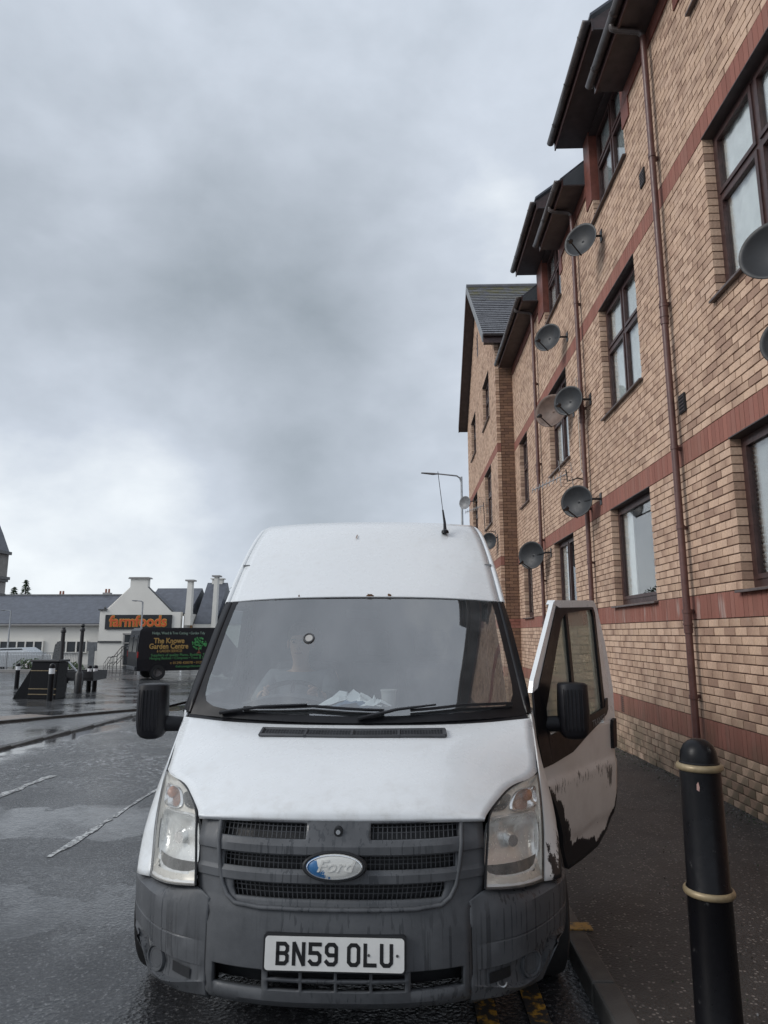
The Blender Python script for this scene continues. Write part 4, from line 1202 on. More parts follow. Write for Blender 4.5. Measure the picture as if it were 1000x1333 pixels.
# headlamps
HI = [(.578, .118, .626), (.586, .140, .71), (.597, .162, .80), (.611, .198, .880), (.668, .302, .922), (.740, .425, .946), (.878, .615, .964)]
HO = [(.850, .372, .578), (.866, .435, .68), (.876, .478, .765), (.882, .525, .845), (.885, .565, .90), (.887, .595, .935), (.888, .625, .966)]
def headlamp(sgn):
    rows = []
    for f, g in zip(HI, HO):
        f, g = np.array(f), np.array(g); r = []
        for t_ in (0, .08, .25, .5, .75, .92, 1):
            p = f+(g-f)*t_; w = np.linalg.norm(g-f)
            p = p+np.array([.30, -.95, .05])*(.10*w*math.sin(math.pi*t_))
            r.append((sgn*p[0], p[1], p[2]))
        rows.append(r)
    S = surf(rows, 5, 4)
    nr, nc = S.shape[:2]
    inward = np.array([-sgn*.35, .90, .0])
    def at(b_, a, d):   # b_ up, a from inner edge to outer, d inwards
        i = min(nr-1.001, b_*(nr-1)); k = min(nc-1.001, a*(nc-1)); i0, k0 = int(i), int(k); fi, fk = i-i0, k-k0
        p = S[i0, k0]*(1-fi)*(1-fk)+S[i0+1, k0]*fi*(1-fk)+S[i0, k0+1]*(1-fi)*fk+S[i0+1, k0+1]*fi*fk
        return p+inward*d
    # housing: rim at the surface stepping back to a satin pan
    mm = MB(); nb, na = 66, 36
    PODS = ((.06, .45, .07, .92, 3.5), (.50, .74, .42, .88, 4), (.52, .68, .08, .36, 4))
    def solid(i, k):
        b_, a = (i+.5)/nb, (k+.5)/na
        return not any(abs((b_-(p[0]+p[1])/2)/((p[1]-p[0])/2))**p[4]+abs((a-(p[2]+p[3])/2)/((p[3]-p[2])/2))**p[4] < 1.0 for p in PODS)
    def depth(b_, a):
        ed = min(a, 1-a)*1.0; eb = min(b_*1.2, (1-b_)*.7)
        return .010+.035*sstep(.02, .16, min(ed, eb))
    mm.grid([[tuple(at(i/nb, k/na, depth(i/nb, k/na))) for k in range(na+1)] for i in range(nb+1)], keep=solid)
    ho = V(mm, 'headlight', M['lamp_housing'], smooth=40)
    # main reflector: bowl
    def pod(b0, b1, a0, a1, dep, mat, name, rough=None, sq=3.5, bowl=.05):
        k = MB(); n_ = 28; rings = []
        for q, dd in ((1.13, .004), (1.07, -.007), (1.0, -.001), (.92, bowl*.35), (.7, bowl*.75), (.4, bowl*.95), (.05, bowl)):
            ring = []
            for j in range(n_):
                th = 2*math.pi*j/n_; ct_, st2 = math.cos(th), math.sin(th)
                s_ = (abs(ct_)**sq+abs(st2)**sq)**(-1/sq)
                bb = (b0+b1)/2+(b1-b0)/2*q*s_*st2; aa = (a0+a1)/2+(a1-a0)/2*q*s_*ct_
                ring.append(k.vert(at(min(.98, max(.02, bb)), min(.98, max(.02, aa)), dep+dd)))
            rings.append(ring)
        for r_ in range(len(rings)-1):
            for j in range(n_): k.face((rings[r_][j], rings[r_][(j+1) % n_], rings[r_+1][(j+1) % n_], rings[r_+1][j]))
        k.face(rings[-1])
        return k.build(name, M[mat], ho, smooth=50)
    pod(.06, .45, .07, .92, .040, 'reflector', 'main_reflector', bowl=.07)
    # dark projector shelf and bulb shield in the bowl
    k = MB(); k.tube([at(.26, .5, .105), at(.26, .5, .07)], [.030, .024], 14); k.build('bulb_shield', M['chrome'], ho, smooth=40)
    k = MB(); k.grid([[tuple(at(b_, a, .052-.01*math.sin(math.pi*a))) for a in np.linspace(.10, .90, 9)] for b_ in (.06, .10, .135)]); k.build('bowl_shelf', M['lamp_dark'], ho, smooth=40)
    pod(.50, .74, .42, .88, .034, 'chrome', 'indicator_bowl', sq=4, bowl=.04)
    pod(.52, .68, .08, .36, .042, 'lamp_dark', 'sidelight_bowl', sq=4, bowl=.03)
    k = MB(); c = Vector(at(.62, .66, .055)); k.lathe([(0, .03), (.016, .024), (.025, .008), (.026, -.01)], 14, Matrix.Translation(c) @ Matrix.Rotation(R(90), 4, 'X')); k.build('indicator_bulb', M['amber_bulb'], ho, smooth=50)
    k = MB(); c = Vector(at(.60, .22, .055)); k.lathe([(0, .02), (.010, .016), (.014, .0)], 10, Matrix.Translation(c) @ Matrix.Rotation(R(90), 4, 'X')); k.build('sidelight_bulb', M['reflector'], ho, smooth=50)
    # bright bevel along the foot and outer edge
    k = MB(); k.grid([[tuple(at(b_, a, d)) for a in np.linspace(.03, .97, 9)] for b_, d in ((.012, .006), (.03, .012), (.05, .035))]); k.build('lamp_bezel', M['reflect_white'], ho, smooth=40)
    k = MB(); k.grid([[tuple(p+inward*(-.002)) for p in row] for row in S]); k.build('lens', M['lamp_lens'], ho, smooth=60)
    # black shut line round the lamp
    k = MB(); ed = [S[i, 0] for i in range(nr)]+[S[nr-1, -1]]+[S[i, -1] for i in range(nr-1, -1, -1)]+[S[0, j] for j in range(nc-1, -1, -1)]
    k.tube([tuple(p+inward*.004) for p in ed], .0055, 5, cap=False); k.build('lamp_seal', M['grille_black'], ho)
    return ho
headlamp(-1); headlamp(1)
# black sheets added behind lamps, wings and bumper for gap shade; box is firewall
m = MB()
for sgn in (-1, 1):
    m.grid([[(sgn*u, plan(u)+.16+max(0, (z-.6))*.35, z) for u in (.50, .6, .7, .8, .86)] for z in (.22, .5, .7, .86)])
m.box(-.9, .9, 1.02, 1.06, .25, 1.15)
V(m, 'firewall_and_gap_shade', M['grille_black'])

# windscreen
wb = [(.845, 1.160), (.90, 1.225), (1.05, 1.395), (1.25, 1.61), (1.44, 1.815), (1.455, 1.832)]
ws = [(.905, 1.01, 1.185), (.893, 1.055, 1.255), (.875, 1.20, 1.43), (.855, 1.375, 1.63), (.836, 1.535, 1.80), (.834, 1.548, 1.815)]
wrows = smoothrows(wb, ws, 1.6, 2.4)
WS = surf(mirrored(wrows), 5, 4)
def wat(b_, a, d=0.0):       # b_ 0..1 up, a 0..1 from image left to right
    nr, nc = WS.shape[:2]; i = min(nr-1.001, max(0, b_*(nr-1))); k = min(nc-1.001, max(0, a*(nc-1))); i0, k0 = int(i), int(k); fi, fk = i-i0, k-k0
    p = WS[i0, k0]*(1-fi)*(1-fk)+WS[i0+1, k0]*fi*(1-fk)+WS[i0, k0+1]*(1-fi)*fk+WS[i0+1, k0+1]*fi*fk
    return (p[0], p[1]-d*.72, p[2]+d*.69)
m = MB(); m.grid(WS.tolist()); wo = V(m, 'windscreen', M['windscreen_glass'], smooth=60)
# the printed black border on the glass (a ring with rounded inner corners)
m = MB(); n_ = 72
inner, outer = [], []
for j in range(n_+1):
    th = 2*math.pi*j/n_; c_, s_ = math.cos(th), math.sin(th); q = 7.0
    k = (abs(c_)**q+abs(s_)**q)**(-1/q)
    ca, cb = .5+.482*k*c_, .545+.425*k*s_
    kk = 1/max(abs(c_), abs(s_)); oa, ob = .5+.5*kk*c_, .5+.5*kk*s_
    if .33 < ca < .63 and cb > .9: cb -= .055*sstep(.33, .36, ca)*sstep(.63, .60, ca)
    if .43 < ca < .55 and cb > .8: cb -= .035*sstep(.43, .45, ca)*sstep(.55, .53, ca)
    inner.append(wat(cb, ca, .0025)); outer.append(wat(ob, oa, .0025))
mid_ = [[tuple(lerp(np.array(a), np.array(b_), t_)) for a, b_ in zip(inner, outer)] for t_ in (0, .33, .66, 1)]
m.grid(mid_); m.build('screen_border', M['trim_black'], wo, smooth=60)
# sticker disc on the glass
m = MB(); c = (.325, .575)
ring = [wat(c[1]+.022*math.sin(t_), c[0]+.0165*math.cos(t_), .004) for t_ in np.linspace(0, 2*math.pi, 25)]
m.tube(ring, .006, 6, cap=False); m.build('sticker_ring', M['cab_grey'], wo, smooth=50)
m = MB(); m.poly([wat(c[1]+.018*math.sin(t_), c[0]+.0135*math.cos(t_), .0045) for t_ in np.linspace(0, 2*math.pi, 24, endpoint=False)]); m.build('sticker', M['card_cup'], wo)
# scuttle under the glass
m = MB()
m.grid(surf(mirrored([[(k/6*.915, .835+(.97-.835)*(k/6)**2.2, 1.138+.022*(k/6)**2) for k in range(7)], [(k/6*.905, .862+(1.03-.862)*(k/6)**2.2, 1.172+.03*(k/6)**2) for k in range(7)], [(k/6*.90, .905+(1.07-.905)*(k/6)**2.3, 1.222+.035*(k/6)**2) for k in range(7)]]), 2, 3).tolist())
V(m, 'scuttle', M['trim_black'], smooth=40)
# wipers
def wiper(a0, b0, aj, bj, a1, b1, name='wiper'):
    k = MB()
    pv, pj = wat(b0, a0, .02), wat(bj, aj, .045)
    k.tube([pv, tuple(lerp(np.array(pv), np.array(pj), .5)+np.array([0, -.012, .012])), pj], [.017, .013, .008], 8, sq=(.6, 1))
    o = V(k, name, M['trim_black'], smooth=40)
    k = MB(); e0, e1 = a1
    k.tube([wat(lerp(b1[0], b1[1], t_)+.04*math.sin(math.pi*t_)*0+itp(t_, [(0, 0), (.5, b1[2]), (1, 0)]), lerp(e0, e1, t_), .028) for t_ in np.linspace(0, 1, 9)], .008, 6); k.build('wiper_blade', M['trim_black'], o, smooth=40)
    k = MB(); k.tube([wat(lerp(b1[0], b1[1], t_)+itp(t_, [(0, 0), (.5, b1[2]), (1, 0)])-.012, lerp(e0, e1, t_), .008) for t_ in np.linspace(0, 1, 9)], .005, 5); k.build('blade_rubber', M['tyre_rubber'], o)
    return o
wiper(.10, .035, .36, .185, (.17, .585), (.135, .155, .045))
wiper(.51, .04, .735, .175, (.66, .965), (.145, .16, .025))

# A-pillars
for sgn in (-1, 1):
    pts_in = [(.900, 1.02, 1.19), (.888, 1.065, 1.262), (.868, 1.215, 1.435), (.848, 1.39, 1.635), (.830, 1.55, 1.80)]
    pts_out = [(.936, 1.03, 1.185), (.938, 1.09, 1.27), (.925, 1.24, 1.44), (.905, 1.41, 1.64), (.884, 1.57, 1.805)]
    mm = MB(); rows = []
    for p, q in zip(pts_in, pts_out):
        p, q = np.array(p), np.array(q)
        rows.append([p+np.array([0, .0, -.004]), lerp(p, q, .3)+np.array([0, -.012, .012]), lerp(p, q, .8)+np.array([0, -.006, .008]), q, q+np.array([-.02, .06, 0])])
    mm.grid(surf([[(sgn*p[0], p[1], p[2]) for p in r] for r in rows], 4, 3).tolist()); V(mm, 'windscreen_pillar', M['trim_black'], smooth=45)
# roof cap above the screen, with its turned edges
rc_ = [(1.452, 1.838), (1.47, 1.862), (1.66, 2.03), (1.86, 2.205), (2.05, 2.355), (2.20, 2.425), (2.45, 2.462), (2.9, 2.475), (4.0, 2.48), (5.25, 2.46)]
rs_ = [(.850, 1.548, 1.812), (.848, 1.565, 1.835), (.832, 1.73, 2.00), (.815, 1.92, 2.17), (.790, 2.12, 2.325), (.768, 2.27, 2.405), (.752, 2.5, 2.44), (.745, 2.95, 2.45), (.74, 4.0, 2.455), (.74, 5.25, 2.435)]
m = MB(); RG = surf(mirrored(smoothrows(rc_, rs_, 2.6, 2.2)), 5, 3); m.grid(RG.tolist()); V(m, 'roof', M['van_white'], smooth=50, solid=.01)
# body sides from the cap edge outwards and down
def bodyside(sgn):
    upper = [(.860, 1.556, 1.808), (.858, 1.575, 1.838), (.842, 1.74, 2.003), (.825, 1.93, 2.173), (.800, 2.13, 2.325), (.778, 2.28, 2.402), (.762, 2.52, 2.435), (.755, 2.95, 2.445), (.75, 4.0, 2.45), (.75, 5.25, 2.43)]
    outer = [(.892, 1.572, 1.800), (.892, 1.60, 1.825), (.878, 1.76, 1.985), (.860, 1.955, 2.150), (.838, 2.155, 2.298), (.822, 2.31, 2.355), (.810, 2.55, 2.36), (.79, 2.95, 2.365), (.79, 4.0, 2.365), (.79, 5.25, 2.35)]
    k = MB(); rows = []
    for p, q in zip(upper, outer):
        p, q = np.array(p), np.array(q); rows.append([p+np.array([-.010, .0, -.014]), p, lerp(p, q, .45)+np.array([.004, -.006, .010]), q])
    k.grid(surf([[(sgn*p[0], p[1], p[2]) for p in r] for r in rows], 4, 3).tolist())
    o = V(k, 'roof_edge', M['van_white'], smooth=45)
    k = MB(); c = np.array([.838, 1.80, 2.06])
    k.box(sgn*.815-.022, sgn*.815+.022, 1.795, 1.835, 2.062, 2.075); V(k, 'roof_clip', M['lead_grey'])
    # side panels: rear side, and the upper side over the cab door
    k = MB()
    def U(z): return itp(z, [(.30, .945), (.45, .965), (.8, .972), (1.15, .966), (1.45, .935), (1.80, .886), (2.15, .846), (2.36, .79)])
    def vtop(v): return itp(v, [(p[1], p[2]) for p in outer])
    vs_ = [2.16, 2.3, 2.6, 3.2, 4.0, 4.8, 5.25]
    k.grid([[(sgn*U(lerp(.33, vtop(v), t_)), v, lerp(.33, vtop(v), t_)) for v in vs_] for t_ in np.linspace(0, 1, 14)])
    vs_ = [1.578, 1.62, 1.75, 1.9, 2.05, 2.16]
    k.grid([[(sgn*U(lerp(1.80, vtop(v), t_)), v, lerp(1.80, vtop(v), t_)) for v in vs_] for t_ in np.linspace(0, 1, 5)])
    V(k, 'side_panel', M['van_white'], smooth=45)
    k = MB(); k.box(sgn*.93-.03, sgn*.93+.03, 1.12, 5.2, .24, .36); V(k, 'side_sill', M['bumper_plastic'])
    return U
Uf = bodyside(-1); bodyside(1)
# closed driver's door
k = MB(); vs_ = [1.12, 1.3, 1.6, 1.9, 2.155]
def dl(v): return .36+.42*sstep(1.40, 1.12, v)
k.grid([[(-Uf(lerp(dl(v), 1.19, t_)), v, lerp(dl(v), 1.19, t_)) for v in vs_] for t_ in np.linspace(0, 1, 10)])
do = V(k, 'door', M['van_white'], smooth=45, solid=.03)
k = MB(); k.grid([[(-Uf(z)+.012, v, z) for v in (1.14+ (z-1.19)*.78, 1.7+.2*(z-1.19), 2.10)] for z in (1.19, 1.4, 1.6, 1.765)]); k.build('door_glass', M['side_glass'], do, smooth=50)
k = MB(); k.tube([(-Uf(1.19)+.005, 1.10, 1.19), (-Uf(1.5)+.005, 1.36, 1.5), (-Uf(1.79)+.0, 1.60, 1.785), (-Uf(1.79)+.0, 2.14, 1.785), (-Uf(1.2)+.005, 2.14, 1.2)], .022, 6); k.build('window_frame', M['trim_black'], do)
k = MB(); k.grid([[(-Uf(lerp(.45, 1.26, t_))+.05, v, lerp(.45, 1.26, t_)) for v in (1.04, 1.3, 1.6, 1.9, 2.15)] for t_ in np.linspace(0, 1, 6)]); k.build('door_lining', M['cab_grey'], do, smooth=45)
# rear end
k = MB(); k.poly([(-.95, 5.25, .33), (.95, 5.25, .33), (.968, 5.25, 1.15), (.79, 5.25, 2.35), (.5, 5.25, 2.44), (-.5, 5.25, 2.44), (-.79, 5.25, 2.35), (-.968, 5.25, 1.15)]); V(k, 'rear_panel', M['van_white'])
# roof aerial
k = MB(); k.tube([(.545, 2.02, 2.322), (.545, 2.06, 2.40), (.535, 2.10, 2.50)], [.014, .010, .006], 8); k.tube([(.535, 2.10, 2.50), (.510, 2.24, 2.82)], .0025, 5); k.lathe([(.027, 2.318), (.025, 2.336), (.010, 2.348)], 14, Matrix.Translation((.545, 2.02, 0))); V(k, 'roof_aerial', M['trim_black'], smooth=40)
# rust along the cap's lower lip
for u, w_ in ((.045, .024), (.165, .014), (-.40, .006)):
    k = MB(); pts = []
    vv, zz_ = 1.452+.11*(abs(u)/.84)**2.2, 1.838-.026*(abs(u)/.84)**2.6
    for j in range(14):
        th = 2*math.pi*j/14; r_ = random.uniform(.6, 1.15); pts.append((u+w_*r_*math.cos(th), vv+.001-.003-.004*math.sin(th), zz_+.010+.012*r_*math.sin(th)))
    k.poly(pts); V(k, 'rust_spot', M['rust'])
k = MB(); k.poly([(-.085, 1.93, 2.272), (-.078, 1.925, 2.275), (-.072, 1.965, 2.302), (-.078, 1.968, 2.303)]); V(k, 'rust_spot', M['rust'])

# mirrors
def wing_mirror(loc, sgn, rz):
    t = empty('mirror_mount'); bpy.data.objects.remove(t)
    k = MB()
    G_ = []
    w, h, d = .080, .150, .075
    for i, (fz, fs, fd) in enumerate([(1.0, .0, .0), (1.0, .6, .75), (.985, .90, .95), (.93, 1.0, 1.0), (.5, 1.03, 1.05), (0, 1.06, 1.08), (-.5, 1.03, 1.05), (-.80, .93, .95), (-.93, .72, .8), (-1.0, .4, .5), (-1.0, .0, .0)]):
        row = []
        for j in range(29):
            th = 2*math.pi*j/28; q = 3.2; c_, s_ = math.cos(th), math.sin(th); kk = (abs(c_)**q+abs(s_)**q)**(-1/q)
            row.append((w*fs*kk*c_, d*fd*kk*s_, h*fz))
        G_.append(row)
    k.grid(G_)
    o = V(k, 'wing_mirror', M['mirror_black'], smooth=50); o.location = loc; o.rotation_euler = (0, 0, rz)
    k = MB()
    for j in range(6):   # shallow ribs down the back of the shell
        x = -.058+j*.02; k.tube([(x, -.079, .12), (x, -.082, .0), (x, -.076, -.10)], .0035, 5)
    k.build('ribs', M['mirror_black'], o, smooth=40)
    k = MB(); k.tube([(-sgn*.02, 0.01, -.075), (-sgn*.10, .0, -.070), (-sgn*.17, .01, -.075), (-sgn*.235, .03, -.095)], [.045, .043, .040, .052], 12, sq=(1, .8)); k.build('mirror_arm', M['mirror_black'], o, smooth=50)
    k = MB(); k.box(-.066, .066, .074, .078, -.12, .125); k.build('mirror_glass', M['chrome'], o)
    return o
wing_mirror((-1.172, 1.17, 1.185), -1, R(6))
wing_mirror((1.190, 1.16, 1.195), 1, R(-4))

# the open passenger door
DA = R(36.5)
HX, HY = .985, 1.12
dsn, dcs = math.sin(DA), math.cos(DA)
def dp(s, z, off=0.0):
    """door coordinates: s along the door from its hinge, off outwards (towards the camera)"""
    bulge = .022*math.sin(math.pi*min(1, max(0, (z-.3)/1.55)))-.018*max(0, (z-1.15)/.65)**1.3
    o = off+bulge
    return (HX+s*dsn+o*dcs, HY+s*dcs-o*dsn, z)
lowt = [(-.0, .80), (.05, .755), (.10, .715), (.16, .63), (.22, .505), (.27, .375), (.31, .31), (.5, .315), (.75, .335), (.88, .39), (.97, .45), (1.02, .50), (1.055, .60)]
m = MB(); S_ = np.linspace(0, 1.055, 44); T_ = np.linspace(0, 1, 36)
rows, cols = [], []
for t_ in T_:
    r, c = [], []
    for s in S_:
        lo_ = itp(s, lowt); z = lerp(lo_, 1.05, t_)
        crease = -.008*sstep(.80, .815, z)*0+(.010 if False else 0)
        off = 0
        off += .012*sstep(.83, .80, z)*sstep(.47, .49, z)
        off -= .006*math.exp(-((z-.495)/.008)**2)
        ss = s+ .022*sstep(.6, 1.0, s/1.055)*sstep(.55, 1.0, z)
        r.append(dp(ss, z, off))
        w = 0
        w = max(w, sstep(.10, .0, z-lo_)*1.0 if s > .24 else 0, sstep(.07, .0, z-lo_)*.95)
        arch = math.hypot(s+.17, z-.34); w = max(w, sstep(.585, .44, arch)*.98)
        w = max(w, sstep(.36, .30, z)*.0+sstep(.54, .36, z)*.98*sstep(.85, .45, s)+sstep(.43, .34, z)*.8, sstep(.86, 1.0, s)*sstep(.56, .45, z)*.8)
        w = max(w, .32*sstep(.80, .835, z)*sstep(.90, .86, z)*sstep(.5, .1, s))
        w = max(w, .30*math.exp(-((z-.478)/.012)**2)*sstep(.3, .5, s))
        scr = math.exp(-((s-.93)/.055)**2)*math.exp(-((z-.735)/.075)**2)
        scr = max(scr, .55*math.exp(-((z-.775)/.05)**2)*(.4+.6*abs(math.sin(s*9))), .8*math.exp(-((s-.45)/.03)**2-((z-.80)/.03)**2), .7*math.exp(-((s-.75)/.05)**2-((z-.80)/.03)**2))
        c.append((w, w, scr, 1))
    rows.append(r); cols.append(c)
m.grid(rows, cols=cols)
od = V(m, 'door', M['van_white_worn'], smooth=50, label='open passenger door with scraped and blackened lower edge', solid=.055)
def doorpart(name, poly, off, th, mat, par=od, sub=6):
    k = MB(); k.prism([dp(s, z, off) for s, z in poly], Vector((-th*dcs, th*dsn, 0))); return k.build(name, M[mat], par)
doorpart('door_frame', [(.905, 1.02), (1.095, 1.02), (1.098, 1.25), (1.045, 1.55), (.985, 1.77), (.96, 1.815), (.93, 1.835), (.885, 1.80), (.895, 1.70)], 0, .04, 'van_white')
doorpart('door_frame', [(.33, 1.815), (.93, 1.835), (.885, 1.785), (.40, 1.765), (.30, 1.79)], .001, .05, 'van_white')
doorpart('door_frame', [(-.06, 1.36), (-.085, 1.30), (-.03, 1.30), (.325, 1.775), (.33, 1.815), (.30, 1.80)], .0, .026, 'van_white')
doorpart('door_trim', [(-.085, 1.30), (-.07, 1.10), (.0, .90), (.116, .905), (.39, .935), (.60, 1.0), (.80, 1.055), (.94, 1.10), (.97, 1.13), (.975, 1.20), (.935, 1.19), (.91, 1.145), (.47, 1.09), (.10, 1.06), (.07, 1.10), (.06, 1.20), (-.02, 1.32)], .007, .012, 'trim_black')
doorpart('door_trim', [(-.03, 1.30), (.06, 1.20), (.38, 1.70), (.445, 1.738), (.885, 1.775), (.88, 1.79), (.40, 1.772), (.325, 1.77)], .006, .03, 'trim_black')
doorpart('door_trim', [(.445, 1.08), (.485, 1.08), (.480, 1.765), (.445, 1.76)], .005, .03, 'trim_black')
doorpart('door_trim', [(.895, 1.10), (.935, 1.12), (.925, 1.75), (.905, 1.79), (.875, 1.78), (.892, 1.73)], .004, .03, 'trim_black')
doorpart('door_glass', [(.065, 1.07), (.445, 1.075), (.445, 1.745), (.375, 1.70), (.06, 1.21)], -.012, .004, 'door_pale_glass')
doorpart('door_glass', [(.485, 1.075), (.895, 1.10), (.892, 1.73), (.875, 1.775), (.485, 1.765)], -.012, .004, 'door_pale_glass')
ho_ = doorpart('door_handle', [(1.0, .88), (1.055, .885), (1.065, 1.04), (1.06, 1.065), (1.015, 1.055), (1.0, 1.02)], .022, .022, 'trim_black')
tl = text_mesh('TRANSIT', .058, M['lead_grey'], od, dp(.80, 1.072, .0085), (R(90), 0, R(90)-DA), 'lettering', .0005, 0, 0, sx=.95)
tl.rotation_euler = (R(90), R(-7), R(90)-DA)
# arch moulding of the door's leading edge is bare black; wheel-arch liner, wheels
for sgn in (-1, 1):
    k = MB(); n_ = 20
    k.grid([[(sgn*u, .95+.44*math.cos(a), .335+.44*math.sin(a)) for u in (.55, .75, .945)] for a in np.linspace(R(-8), R(160), n_)]); V(k, 'wheel_arch', M['grille_black'], smooth=50)
    k = MB(); k.tube([(sgn*.958, .95+.435*math.cos(a), .335+.435*math.sin(a)) for a in np.linspace(R(10), R(150), 18)], .016, 6); V(k, 'arch_moulding', M['bumper_plastic'], smooth=40)
    for vv in (.925, 4.25):
        c = Matrix.Translation((sgn*(.905 if vv < 2 else .87), vv, .335)) @ Matrix.Rotation(R(90)*sgn, 4, 'Y')
        k = MB(); k.lathe([(.20, -.10), (.29, -.105), (.325, -.09), (.337, -.05), (.338, .05), (.325, .09), (.29, .105), (.20, .10)], 36, c); to = V(k, 'wheel', M['tyre_rubber'], smooth=40)
        k = MB(); k.lathe([(.205, -.09), (.20, .09), (.17, .07), (.12, .05), (.05, .07), (.0, .07)], 30, c); k.build('rim', M['steel_rim'], to, smooth=40)
k = MB(); k.box(-.80, .80, .35, 5.15, .24, .28); V(k, 'underbody_light_block', M['grille_black'])  # van floor as a dark box, put in to block light underneath
# cab interior
ci = MB()
ci.box(-.86, .86, 2.28, 2.32, .5, 2.3); V(ci, 'cab_bulkhead', M['cab_grey'])
k = MB(); k.grid([[(u, 1.6, 1.83), (u, 2.29, 2.0)] for u in (-.85, -.4, 0, .4, .85)]); V(k, 'headlining', M['headlining'])
k = MB(); k.grid(surf([[(u, v+.10*(u/.86)**2, z) for u in (-.86, -.4, 0, .4, .86)] for v, z in ((.93, 1.20), (1.10, 1.215), (1.30, 1.19), (1.42, 1.12), (1.45, .9), (1.40, .6))], 3, 3).tolist()); V(k, 'dashboard', M['cab_grey'], smooth=50)
k = MB(); k.grid(surf([[(-.42+x*.26, v, z+.05*(1-x*x)) for x in (-1, -.5, 0, .5, 1)] for v, z in ((1.18, 1.215), (1.33, 1.22), (1.45, 1.17))], 3, 3).tolist()); V(k, 'instrument_hood', M['cab_grey'], smooth=60)
k = MB(); k.box(-.84, .84, 1.3, 2.3, .42, .46); V(k, 'cab_floor', M['grille_black'])
for u, w_ in ((-.46, .25), (.02, .2), (.44, .22)):
    k = MB(); k.box(u-w_, u+w_, 1.72, 2.12, .70, .86); so = V(k, 'seat', M['seat_cloth'], bevel=.04)
    k = MB(); k.prism([(u-w_*.9, 2.05, .85), (u-w_*.9, 2.16, .85), (u-w_*.8, 2.25, 1.42), (u-w_*.8, 2.15, 1.42)], (w_*1.75, 0, 0)); k.build('backrest', M['seat_cloth'], so, bevel=.03)
    k = MB(); k.box(u-.12, u+.12, 2.17, 2.25, 1.46, 1.64); k.build('headrest', M['seat_cloth'], so, bevel=.03)
# steering wheel
k = MB(); c = Vector((-.46, 1.56, 1.20)); ax = Vector((0, -.55, .83)).normalized(); e1 = Vector((1, 0, 0)); e2 = ax.cross(e1)
k.tube([c+e1*(.195*math.cos(t_))+e2*(.195*math.sin(t_)) for t_ in np.linspace(0, 2*math.pi, 33)], .016, 8, cap=False)
for a in (R(0), R(180), R(270)): k.tube([c, c+e1*(.19*math.cos(a))-e2*(.19*math.sin(a))*1], .016, 6)
k.tube([c-ax*.02, c+ax*.01], .06, 14); k.tube([c, c-ax*.3], .03, 8); V(k, 'steering_wheel', M['trim_black'], smooth=40)
# sun visor / rear-view mirror plate
k = MB(); k.box(-.10, .10, 1.44, 1.46, 1.70, 1.76); V(k, 'rear_view_mirror', M['trim_black'], bevel=.01)
def onvan(o): o.parent = None; o.matrix_world = van_m @ o.matrix_world; return o
van_m = Matrix.Translation((-.268, 2.80, 0)) @ Matrix.Rotation(-.004, 4, 'Z')
def crumple(name, u, v, z, w, d, h, mat, label, cat, seed):
    rnd = random.Random(seed); k = MB(); n_ = 9
    k.grid([[(w*(i/n_-.5), d*(j/n_-.5), h*rnd.random()*(1-abs(2*i/n_-1))*(1-.5*abs(2*j/n_-1))+.004) for i in range(n_+1)] for j in range(n_+1)])
    o = k.build(name, M[mat], smooth=30); tag(o, label, cat)
    o.location = (van_m @ Vector((u, v, z))); return o
crumple('paper', -.05, 1.16, 1.215, .36, .14, .13, 'paper', 'crumpled white paper lying on the van dashboard', 'paper', 3)
crumple('paper', .10, 1.05, 1.225, .17, .08, .07, 'paper', 'flat white paper slip on the dashboard by the wiper tip', 'paper', 4)
crumple('cloth', -.02, 1.06, 1.213, .28, .12, .08, 'blue_cloth', 'pale blue cloth bundled on the dashboard in front of the paper', 'cloth', 5)
k = MB(); k.lathe([(.0, 0), (.036, 0), (.044, .085), (.047, .085), (.047, .093), (.0, .096)], 18); o = k.build('cup', M['card_cup'], smooth=40); o.location = van_m @ Vector((.165, 1.22, 1.208)); tag(o, 'pale drinks cup standing on the dashboard', 'cup')

# ------------------------------------------------------------------ the driver
person = empty('person', van_m @ Vector((-.46, 1.95, .86)), -.02, 'driver in a grey jacket sitting behind the steering wheel, both hands on the rim', 'person')
def skinmesh(name, joints, edges, mat, parent, root=0, sub=2):
    me = bpy.data.meshes.new(name); me.from_pydata([j[0] for j in joints], edges, []); me.materials.append(mat)
    o = bpy.data.objects.new(name, me); COL.objects.link(o); o.parent = parent
    md = o.modifiers.new('skin', 'SKIN'); md.use_smooth_shade = True
    sv = me.skin_vertices[0].data
    for i, j in enumerate(joints):
        r_ = j[1]; sv[i].radius = (r_, r_) if not isinstance(r_, tuple) else r_
        sv[i].use_root = (i == root)
    s2 = o.modifiers.new('sub', 'SUBSURF'); s2.levels = sub; s2.render_levels = sub
    return o
J = [((0, 0.02, .05), (.16, .12)), ((0, .06, .25), (.15, .11)), ((0, .08, .42), (.16, .11)), ((0, .06, .50), (.075, .07)), ((0, .04, .56), (.056, .058)),
     ((-.18, .06, .45), .065), ((-.25, -.10, .29), .048), ((-.17, -.34, .38), .036),
     ((.18, .06, .45), .065), ((.25, -.10, .29), .048), ((.17, -.34, .38), .036),
     ((-.10, -.02, .02), .09), ((-.13, -.38, .06), .07), ((-.12, -.50, -.28), .05), ((.10, -.02, .02), .09), ((.13, -.38, .06), .07), ((.12, -.50, -.28), .05),
     ((0, .005, .605), (.060, .072)), ((0, -.005, .665), (.078, .092)), ((0, .005, .73), (.080, .095)), ((0, .015, .775), (.055, .068))]
E_ = [(0, 1), (1, 2), (2, 3), (3, 4), (2, 5), (5, 6), (6, 7), (2, 8), (8, 9), (9, 10), (0, 11), (11, 12), (12, 13), (0, 14), (14, 15), (15, 16), (4, 17), (17, 18), (18, 19), (19, 20)]
